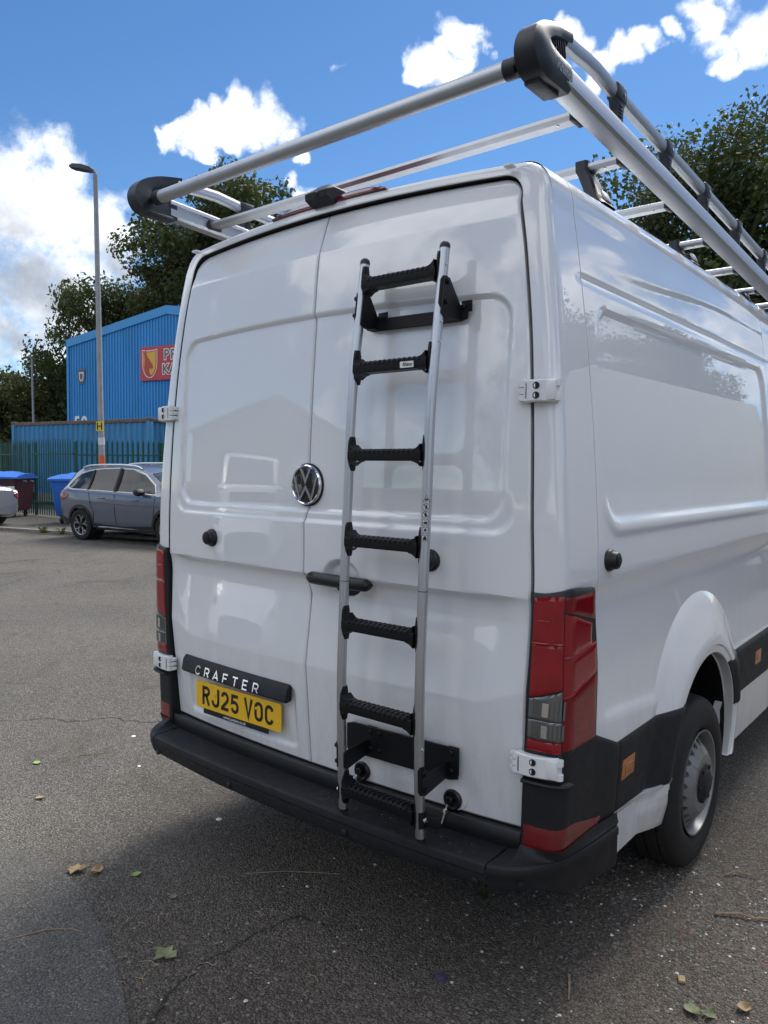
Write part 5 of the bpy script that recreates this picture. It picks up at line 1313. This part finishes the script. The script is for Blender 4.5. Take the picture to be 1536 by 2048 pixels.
sal = dict(top=([-2.30, -2.27, -2.15, -1.75, -1.45, -.9, -.5, .2, .55, .95, 1.3, 1.7, 2.0, 2.15, 2.2], [.66, .96, 1.04, 1.08, 1.12, 1.36, 1.42, 1.43, 1.38, 1.16, .98, .92, .85, .72, .58]),
 belt=([-2.3, -2.27, -2.1, -1.4, 0, 1.2, 1.7, 2.0, 2.2], [.60, .90, .96, .96, .92, .90, .86, .78, .56]), bot=([-2.3, -2.1, -1.8, 1.8, 2.2], [.34, .26, .22, .2, .28]),
 w=([-2.3, -2.2, -1.95, -1.3, 0, 1.4, 1.8, 2.05, 2.2], [.64, .78, .85, .87, .87, .87, .84, .72, .45]), wr=([-2.3, -1.9, -1.4, -.6, .3, .9, 1.4, 2.0, 2.2], [.60, .64, .62, .56, .56, .62, .68, .58, .40]), r=.315, axles=(-1.36, 1.36), clad=.004, spokes=7, ysp=False, mirror=(.6, .95), handles=[(-.6, .80), (.4, .78)],
 panels=[('rear_side_window', 'glass', [(-1.2, .97, 1.0), (-.95, .96, 1.24), (-.5, .955, 1.35), (-.2, .95, 1.36)], .006), ('front_side_window', 'glass', [(-.12, .95, 1.36), (.2, .945, 1.35), (.6, .94, 1.24), (.86, .94, .98)], .006), ('tail_lamp', 'red', [(-2.285, .74, .86), (-2.2, .71, .93), (-2.0, .75, .93), (-1.78, .86, .91)], .022), ('reversing_lamp', 'clear', [(-2.25, .80, .83), (-2.0, .81, .84)], .028), ('bumper_strip', 'galv', [(-2.27, .50, .53), (-1.75, .50, .53)], .012)],
 lines=[('door_gap', 'jamb', [(-.16, .94), (-.16, .4)], .005), ('bumper_joint', 'jamb', [(-2.28, .62), (-1.72, .62)], .004)], screens=[('windscreen', 'glass', .5, 1.2, .5, .6), ('rear_window', 'glass', -1.5, -.85, .58, .5)])
cen = Vector((-17.86, 6.0, 0))-hdg*2.28+lft*.86
make_car('parked_saloon', 'silver saloon car at the left edge with only its red tail lamp end showing', 'car', (cen.x, cen.y, .03), Matrix.Rotation(math.atan2(.235, .972)+PI, 3, 'Z'), sal, 'silver')

# trees ------------------------------------------------------------------------------
def leafmat(name, c, tr):
    m = bpy.data.materials.new(name); m.use_nodes = True; t = m.node_tree; t.nodes.clear(); L = t.links.new
    o = t.nodes.new('ShaderNodeOutputMaterial'); d = t.nodes.new('ShaderNodeBsdfPrincipled'); d.inputs['Roughness'].default_value = .55; d.inputs['Specular IOR Level'].default_value = .3
    tl_ = t.nodes.new('ShaderNodeBsdfTranslucent'); mxs = t.nodes.new('ShaderNodeMixShader'); mxs.inputs[0].default_value = tr
    g = t.nodes.new('ShaderNodeNewGeometry'); rn = t.nodes.new('ShaderNodeValToRGB'); L(g.outputs['Random Per Island'], rn.inputs[0])
    rn.color_ramp.elements[0].color = (*[x*.6 for x in c], 1); rn.color_ramp.elements[1].color = (c[0]*1.5, c[1]*1.35, c[2]*1.2, 1)
    L(rn.outputs[0], d.inputs['Base Color']); tcl = t.nodes.new('ShaderNodeMix'); tcl.data_type = 'RGBA'; tcl.inputs[0].default_value = .5; L(rn.outputs[0], tcl.inputs[6]); tcl.inputs[7].default_value = (.12, .16, .03, 1); L(tcl.outputs[2], tl_.inputs['Color'])
    L(d.outputs[0], mxs.inputs[1]); L(tl_.outputs[0], mxs.inputs[2]); L(mxs.outputs[0], o.inputs['Surface']); return m
M['leaf'] = leafmat('dark_green_leaves', (.040, .062, .022), .30); M['leaf2'] = leafmat('olive_leaves', (.055, .068, .026), .30); M['leaf3'] = leafmat('brown_green_leaves', (.060, .060, .024), .28)
M['bark'] = mat('bark', (.06, .05, .04), .9, var=.3, vscale=3, bump=1, bscale=30)
def crown_mesh(seed, h, rad, zlow, nl, leaf, trunk_r):
    rnd = random.Random(seed); tr = MB(); lf = MB(); V = []; F = []
    top = Vector((rnd.uniform(-.3, .3), rnd.uniform(-.3, .3), h*.72)); tr.tube([(0, 0, -.2), (rnd.uniform(-.1, .1), 0, h*.3), top*.75, top], [trunk_r*1.3, trunk_r, trunk_r*.6, trunk_r*.2], 9)
    clumps = []
    nb = 32
    for k in range(nb):
        a = 2.4*k+rnd.uniform(-.4, .4); q = (k+.5)/nb; z = zlow+(h-zlow)*q*.97
        env = rad*(math.sin(PI*min(1, .12+.80*q))**.65)*rnd.uniform(.65, 1.12)
        tip = Vector((math.cos(a)*env, math.sin(a)*env, z+rnd.uniform(-.3, .5))); st = Vector((0, 0, max(h*.18, z-env*.55)))
        if st.z > h*.7: st.z = h*.7
        mid = st.lerp(tip, .5)+Vector((rnd.uniform(-.3, .3), rnd.uniform(-.3, .3), .3)); tr.tube([st, mid, tip], [trunk_r*.32, trunk_r*.2, .02], 5)
        for t in (.42, .72, 1.0):
            c = st.lerp(tip, t)+Vector((rnd.gauss(0, .35), rnd.gauss(0, .35), rnd.gauss(0, .3)))*(rad/3.5); clumps.append((c, rad*rnd.uniform(.16, .30)*(1.15 if t < 1 else .9)))
            if t < 1: 
                c2 = c+Vector((rnd.gauss(0, 1), rnd.gauss(0, 1), rnd.gauss(0, .6)))*rad*.22; tr.tube([st.lerp(tip, t*.9), c2], [trunk_r*.12, .015], 4); clumps.append((c2, rad*rnd.uniform(.13, .24)))
    for c, r in clumps: c.z = min(c.z, h-r*.85)
    tot = sum(r**2.2 for c, r in clumps)
    for c, r in clumps:
        for _ in range(int(nl*r**2.2/tot)):
            d = Vector((rnd.gauss(0, 1), rnd.gauss(0, 1), rnd.gauss(0, .75))).normalized()*r*rnd.random()**.42*rnd.uniform(.85, 1.08); p = c+d
            n = (d.normalized()*.6+Vector((rnd.gauss(0, .6), rnd.gauss(0, .6), rnd.gauss(.4, .6)))).normalized(); u = n.orthogonal().normalized(); u = Matrix.Rotation(rnd.uniform(0, 6.28), 3, n) @ u; w = n.cross(u); s_ = leaf*rnd.uniform(.6, 1.35)
            b = len(V); V += [p-u*s_, p+w*s_*.55-u*.1*s_, p+u*s_+n*s_*.2, p-w*s_*.55+u*.05*s_]; F.append((b, b+1, b+2, b+3))
    lf.V = V; lf.F = F; lf.I = [0]*len(F); return tr, lf
TREES = {}
def tree(label, x, y, z, kind, s=1., rz_=0., m='leaf', group=None, sz=None):
    t = thing('broadleaf_tree', label, 'tree', (x, y, z), Matrix.Rotation(rz_, 3, 'Z') @ Matrix.Diagonal((s, s, sz or s)), group)
    if kind not in TREES:
        seed, h, rad, zl, nl, leaf, trr = {'tall': (3, 18, 5.2, 5.5, 44000, .150, .35), 'round': (11, 14.5, 5.0, 3.5, 56000, .100, .32), 'bush': (8, 7.5, 3.6, .8, 17000, .13, .18), 'wide': (21, 13, 5.6, 3.0, 32000, .155, .3)}[kind]
        tr, lf = crown_mesh(seed, h, rad, zl, nl, leaf, trr)
        a = tr.build('trunk', M['bark'], None, world=False); b = lf.build('crown', M['leaf'], None, world=False, smooth=None, recalc=False)
        TREES[kind] = (a.data, b.data); bpy.data.objects.remove(a); bpy.data.objects.remove(b)
    a = bpy.data.objects.new('trunk', TREES[kind][0]); b = bpy.data.objects.new('crown', TREES[kind][1])
    for q in (a, b): col.objects.link(q); q.parent = t
    if m != 'leaf': b.material_slots[0].link = 'OBJECT'; b.material_slots[0].material = M[m]
    return t
def dpt(px, depth, z=0):                    # ground point at a bearing (picture column) and depth
    p = Vector((1.97892, -2.01278, 0))+Vector((fwd.x, fwd.y, 0))*depth+Vector((right.x, right.y, 0))*((px-768)/1530.943*depth); return p.x, p.y
for px, d, kind, s, rz_, m, sz, label in (
 (475, 52, 'tall', 1.10, .3, 'leaf', 1.19, 'tall dark tree rising behind the van roof, left of the roller bar middle'),
 (375, 54, 'tall', .95, 2.1, 'leaf2', 1.02, 'dark tree standing behind the ridge of the blue unit'),
 (228, 56, 'wide', .86, 1.2, 'leaf', 1.16, 'ragged dark tree beside the tall street lamp above the blue eaves'),
 (130, 58, 'bush', 1.25, .5, 'leaf2', 1.35, 'lower tree at the left corner of the blue unit'),
 (60, 62, 'bush', 1.15, 1.9, 'leaf', 1.15, 'low dark tree behind the distant slim street lamp'),
 (-15, 60, 'bush', 1.2, 2.9, 'leaf', 1.2, 'leafy tree cut off by the left edge of the picture'),
 (100, 70, 'bush', 1.3, 4.1, 'leaf3', 1.0, 'brownish bushy tree in the gap left of the blue unit'),
 (-140, 60, 'tall', .8, .9, 'leaf', .8, 'tree beyond the left side of the picture'),
 (830, 48, 'tall', .93, 1.4, 'leaf', .955, 'tree whose twigs just show above the middle of the van roof'),
 (620, 60, 'wide', 1.0, .2, 'leaf2', 1.1, 'tree hidden behind the left half of the van roof'),
 (1390, 30, 'round', 1.02, .6, 'leaf', 1.04, 'large dark tree right of the roof rack, its crown in the middle of the gap'),
 (1545, 33, 'round', 1.0, 4.0, 'leaf3', .80, 'large tree at the right edge with browner leaves behind the rack'),
 (1640, 27, 'wide', .95, 1.0, 'leaf', .95, 'tree just beyond the right edge of the picture'),
 (1460, 42, 'wide', 1.0, 3.0, 'leaf2', .9, 'tree filling the gap low behind the two large right trees')):
    x, y = dpt(px, d); tree(label, x, y, 0, kind, s, rz_, m, None, sz)

# ------------------------------------------------------------------ the yard behind and beside the camera (seen in the paintwork)
def block(name, label, x, y, rot, w, d, ev, ap, m, roofm, doors=True):
    b = thing(name, label, 'building', (x, y, 0), Matrix.Rotation(rot, 3, 'Z')); h = w/2
    sec = [(-h, 0), (-h, ev), (0, ap), (h, ev), (h, 0)]
    mb = MB(); 
    for yy in (0, d): mb.add([Vector((a, yy, c)) for a, c in sec], [(0, 1, 2, 3, 4)])
    for a in (-h, h): mb.add([Vector((a, 0, 0)), Vector((a, d, 0)), Vector((a, d, ev)), Vector((a, 0, ev))], [(0, 1, 2, 3)])
    mb.build('wall', M[m], b, world=False, smooth=None)
    for sg_ in (1, -1):
        mb = MB(); P = [[Vector((sg_*x_, yy, z_+dz)) for x_, z_ in ((0, ap+.02), (h+.3, ev-.05))] for yy, dz in ((-.3, 0), (d+.3, 0))]; mb.grid(P); mb.grid([[p+Vector((0, 0, .12)) for p in r_] for r_ in P]); mb.add([P[0][0], P[0][1], P[0][1]+Vector((0, 0, .12)), P[0][0]+Vector((0, 0, .12))], [(0, 1, 2, 3)]); mb.build('roof_slope', M[roofm], b, world=False, smooth=None)
    if doors:
        o = MB().box((-h*.45, -.03, 1.9), (3.2, .06, 3.8), .01).build('roller_door', M['galv'], b, world=False)
        MB().box((h*.5, -.03, 1.05), (1.0, .06, 2.1), .01).build('side_door', M['blue'], b, world=False)
        for k in range(3): w_ = MB().box((h*.15+k*1.3, -.02, 3.3), (1.0, .05, .8), .01).build('window', M['glass'], b, world=False)
    return b
block('brick_workshop', 'brick workshop with a shallow grey gable roof across the yard behind the camera', -20.5, -17.0, R(128), 13, 22, 4.4, 6.6, 'brick', 'roofgrey')
block('yard_shed', 'long low pale shed along the right side of the yard', 9.5, 9.0, R(-78), 18, 7, 2.5, 3.3, 'cream', 'roofgrey', False)
vn = dict(top=([-2.75, -2.72, -2.6, -1.5, .9, 1.35, 1.75, 2.1, 2.45, 2.62, 2.7], [2.0, 2.35, 2.42, 2.45, 2.45, 2.36, 1.9, 1.42, 1.22, 1.0, .7]), belt=([-2.75, 1.2, 2.1, 2.6, 2.7], [1.25, 1.25, 1.2, .95, .66]), bot=([-2.75, 2.7], [.35, .3]),
 w=([-2.75, -2.6, 0, 2.0, 2.5, 2.7], [.95, .99, .99, .97, .86, .6]), wr=([-2.75, 1.0, 1.8, 2.4, 2.7], [.86, .86, .78, .74, .5]), r=.345, axles=(-1.75, 1.75), clad=.004, spokes=8, ysp=False, mirror=(1.55, 1.25), handles=[(.7, 1.1)],
 panels=[('front_side_window', 'glass', [(.62, 1.3, 1.95), (1.3, 1.28, 1.92), (1.9, 1.24, 1.45)], .006), ('head_lamp', 'clear', [(2.2, .86, 1.1), (2.6, .80, .93)], .006)],
 lines=[('door_gap', 'jamb', [(.5, 2.1), (.5, .5)], .006)], screens=[('windscreen', 'glass', 1.38, 2.12, .66, .74)])
make_car('delivery_van', 'plain white delivery van parked across the yard behind the camera', 'van', (-9.2, -6.6, 0), Matrix.Rotation(R(38), 3, 'Z'), vn, 'paint')
lt = make_car('box_van', 'white box van with a tall plain load box parked beside the van', 'van', (3.95, 9.6, 0), Matrix.Rotation(R(91), 3, 'Z'), vn, 'paint')
MB().box((-1.6, 0, 1.95), (5.8, 2.30, 2.30), .03).build('load_box', M['cream2'], lt, world=False)
MB().box((-1.6, 0, .72), (5.4, 2.0, .14), .01).build('chassis', M['trimblack'], lt, world=False)
for x, y, k, s_, rz_, m, label in ((13, 12, 'wide', .78, .4, 'leaf', 'tree behind the pale shed, nearest the yard gate'), (12, 20, 'round', .72, 1.4, 'leaf2', 'tree behind the far end of the pale shed'), (15, 27, 'wide', .85, 2.3, 'leaf', 'tree beyond the pale shed by the road'), (11, 33, 'tall', .62, 3.0, 'leaf', 'slim tree ahead of the white van on its right'),
 (-6, -26, 'round', .7, 2.0, 'leaf2', 'tree at the back of the yard'), (8, -22, 'wide', .8, 4.0, 'leaf', 'tree at the far corner of the yard')):
    tree(label, x, y, 0, k, s_, rz_, m)

# ------------------------------------------------------------------ litter on the ground
M['stone'] = mat('grey_chippings', (.16, .155, .145), .9, var=.4, vscale=60)
M['chalk'] = mat('white_chips', (.62, .60, .56), .8, var=.15, vscale=60)
M['bricky'] = mat('brick_crumbs', (.21, .105, .078), .9, var=.35, vscale=60)
M['deadleaf'] = mat('dry_leaf', (.34, .25, .14), .8, var=.3, vscale=40)
M['greyleaf'] = mat('faded_green_leaf', (.20, .22, .12), .8, var=.3, vscale=40)
M['greenleaf'] = mat('fresh_green_leaf', (.25, .36, .10), .6, var=.2, vscale=40)
M['twig'] = mat('dry_twig', (.24, .18, .12), .9, var=.3, vscale=50)
M['purple'] = mat('purple_cap', (.07, .05, .13), .5)
rg = random.Random(17)
def scatter(name, m, n, fx, rmin, rmax, flatf=.6):
    V = []; F = []; 
    for _ in range(n):
        q = fx()
        if q is None: continue
        x, y = q; r = rmin+(rmax-rmin)*rg.random()**3; a = rg.uniform(0, 6.28); b = len(V)
        k = 5; ring = [Vector((x+math.cos(a+2*PI*i/k)*r*rg.uniform(.6, 1.1), y+math.sin(a+2*PI*i/k)*r*rg.uniform(.6, 1.1), r*.12)) for i in range(k)]
        V += ring+[Vector((x+rg.uniform(-.3, .3)*r, y+rg.uniform(-.3, .3)*r, r*flatf*rg.uniform(.6, 1.2)))]+[Vector((p.x*.3+x*.7, p.y*.3+y*.7, 0)) for p in ring[:1]]
        F += [(b+i, b+(i+1) % k, b+k) for i in range(k)]
    mb = MB(); mb.V = V; mb.F = F; mb.I = [0]*len(F); o = mb.build(name, m, None, smooth=None, recalc=False); o['kind'] = 'stuff'; return o
def near():
    x, y = rg.uniform(-3.2, 1.9), rg.uniform(-1.5, 2.8)
    if x < -.45-.5*(y+.5) and rg.random() < .55: return None
    return x, y
def bay(): return rg.gauss(1.22, .30), rg.gauss(1.02, .28)
def bayw():
    return (rg.gauss(.7, .7), rg.gauss(.5, .5)) if rg.random() < .4 else bay()
scatter('gravel', M['stone'], 17000, near, .0025, .0105)
scatter('white_gravel', M['chalk'], 430, bayw, .002, .010)
scatter('brick_crumbs', M['bricky'], 420, bay, .002, .010)
scatter('rubble', M['stone'], 2600, bay, .003, .011)
scatter('white_specks', M['chalk'], 260, near, .0015, .006)
scatter('bumper_grit', M['chalk'], 70, lambda: (rg.uniform(.1, .8), rg.uniform(-.12, -.04)), .0008, .0022).location = (0, 0, .497)
def leaf(x, y, L, m, rz_, curl, label, lobes=1, name='fallen_leaf'):
    V = []; F = []; n = 8; P = []
    for i in range(n+1):
        t = i/n; w = L*.36*math.sin(PI*t**.8)*(1+(.45*math.cos(t*PI*5) if lobes > 1 else .08*math.cos(t*9))); P.append([Vector((L*(t-.5), w*u, .004+curl*L*((t-.5)**2*1.2+abs(u)*.35+.12*math.sin(7*t+u*3)))) for u in (-1, -.5, 0, .5, 1)])
    ob = thing(name, label, 'leaf', (x, y, 0), Matrix.Rotation(rz_, 3, 'Z'))
    MB().grid(P).build('blade', m, ob, world=False, recalc=False)
    MB().tube([(-L*.5, 0, .006+curl*L*.3), (-L*.62, .004, .008), (-L*.8, .0, .003)], .0011, 5).build('stalk', M['twig'], ob, world=False); return ob
for x, y, L, m, rz_, cu, lb, label in ((-.90, -.44, .085, 'deadleaf', .7, .35, 2, 'curled tan dry leaf by the edge of the asphalt repair'), (-.83, -.39, .065, 'deadleaf', 2.2, .5, 1, 'smaller tan dry leaf touching the curled one'),
 (-.16, -.53, .095, 'greyleaf', .2, .25, 2, 'crumpled grey green leaf among straws in the foreground'), (-.69, -.30, .045, 'greenleaf', 1.2, .2, 1, 'small pale leaf fragment by the long crack'), (-1.68, -.20, .05, 'deadleaf', .3, .3, 1, 'small dry leaf near the left edge on the asphalt'), (-2.135, .01, .055, 'greenleaf', -.3, .15, 1, 'fresh light green leaf alone on the left asphalt'),
 (1.42, .46, .055, 'deadleaf', 1.1, .45, 1, 'pale dry leaf at the lower right corner'), (1.30, .345, .065, 'greyleaf', -.6, .35, 1, 'dull green leaf at the bottom edge on the right'), (1.345, .36, .055, 'greyleaf', 1.5, .45, 2, 'second dull green leaf curled against the first'), (-.44, -.30, .035, 'greyleaf', 2., .2, 1, 'tiny grey leaf scrap right of the tan leaves')):
    leaf(x, y, L, M[m], rz_, cu, label, lb)
def twig(pts, r, label):
    o = MB().tube([(x, y, z+r) for x, y, z in pts], [r*(1-.5*i/len(pts)) for i in range(len(pts))], 6).build('twig', M['twig'], None); return tag(o, label, 'twig')
twig([(-.36, -.01, .001), (-.25, .10, .004), (-.16, .17, .002), (-.06, .235, .003)], .0025, 'long thin brown twig lying under the bumper')
twig([(1.20, .93, .001), (1.27, .975, .008), (1.32, .985, .004), (1.40, 1.05, .002)], .0065, 'thick pale stick at the right edge by the rubble')
twig([(.935, .255, .001), (.96, .205, .003), (.985, .148, .001)], .005, 'short straight stick in the right foreground')
twig([(1.15, 1.25, .001), (1.18, 1.29, .012), (1.24, 1.31, .004)], .004, 'forked twig beside the rear tyre')
twig([(-.66, -.84, .001), (-.60, -.72, .006), (-.55, -.66, .002), (-.50, -.64, .001)], .003, 'dark twig on the smooth asphalt repair')
twig([(-2.06, .22, .001), (-2.02, .27, .005), (-1.96, .36, .002)], .003, 'pale bent twig on the asphalt left of the bumper')
for k in range(26):
    x, y = (rg.gauss(-.2, .16), rg.gauss(-.48, .12)) if k < 12 else (rg.uniform(-1.2, 1.3), rg.uniform(-.7, .6)); a = rg.uniform(0, 6.28); L = rg.uniform(.02, .07)
    o = MB().tube([(x, y, .003), (x+math.cos(a)*L*.5, y+math.sin(a)*L*.5, .006), (x+math.cos(a+.3)*L, y+math.sin(a+.3)*L, .002)], .0011, 5).build('straw', M['deadleaf'], None); tag(o, 'short piece of dry straw lying on the dark ground', 'straw', 'bits of straw on the ground')
o = MB().lathe([(.0, .011), (.012, .011), (.0155, .009), (.016, 0), (.0145, .0), (.014, .008)], (.618, -.022, .001), (.15, .1, 1), 22).build('bottle_cap', M['purple'], None); tag(o, 'small purple plastic cap on the dark ground', 'cap')
o = MB().box((1.226, .473, .006), (.022, .032, .010), .002, Matrix.Rotation(.4, 3, 'Z')).build('wood_chip', M['deadleaf'], None); tag(o, 'square tan wood chip in the right foreground', 'wood chip')
for x, y, r, label in ((-2.109, .599, .014, 'round white scrap on the asphalt left of the bumper'), (-1.671, .352, .010, 'small white disc on the asphalt nearer the bumper corner'), (-.829, .231, .015, 'crumpled white paper scrap below the bumper')):
    o = MB().lathe([(0, .006), (r*.7, .005), (r, .002), (r*.9, 0)], (x, y, 0), (0, 0, 1), 9).build('paper_scrap', M['white'], None); tag(o, label, 'scrap')
# weeds along the kerb and by the bumper
def weed(x, y, z, h, n, label, group=None):
    V = []; F = []
    for k in range(n):
        a = rg.uniform(0, 6.28); d = Vector((math.cos(a), math.sin(a), 0)); w = Vector((-d.y, d.x, 0))*h*.07; p0 = Vector((x, y, z))+d*rg.uniform(0, .3)*h; t = rg.uniform(.5, 1.1); b = len(V)
        V += [p0-w*.6, p0+w*.6, p0+d*h*.25*t+Vector((0, 0, h*.6*t))+w, p0+d*h*.25*t+Vector((0, 0, h*.6*t))-w, p0+d*h*.6*t+Vector((0, 0, h*.85*t))]; F += [(b, b+1, b+2, b+3), (b+3, b+2, b+4)]
    mb = MB(); mb.V = V; mb.F = F; mb.I = [0]*len(F); o = mb.build('weed', M['leaf2'], None, smooth=None, recalc=False); return tag(o, label, 'weed', group)
weed(.481, .471, 0, .07, 14, 'small green weed growing under the right end of the bumper')
for t, d in ((-1.2, -.05), (-.6, -.04), (.2, .25), (-2.2, 1.9), (.6, 1.5), (-1.0, 1.8), (1.4, 1.6)):
    p = along(t, d, PAV if d > .1 else .005); weed(p[0], p[1], p[2], rg.uniform(.12, .28), 16, 'tuft of weeds growing along the kerb or fence foot', 'weeds along the kerb and fence')
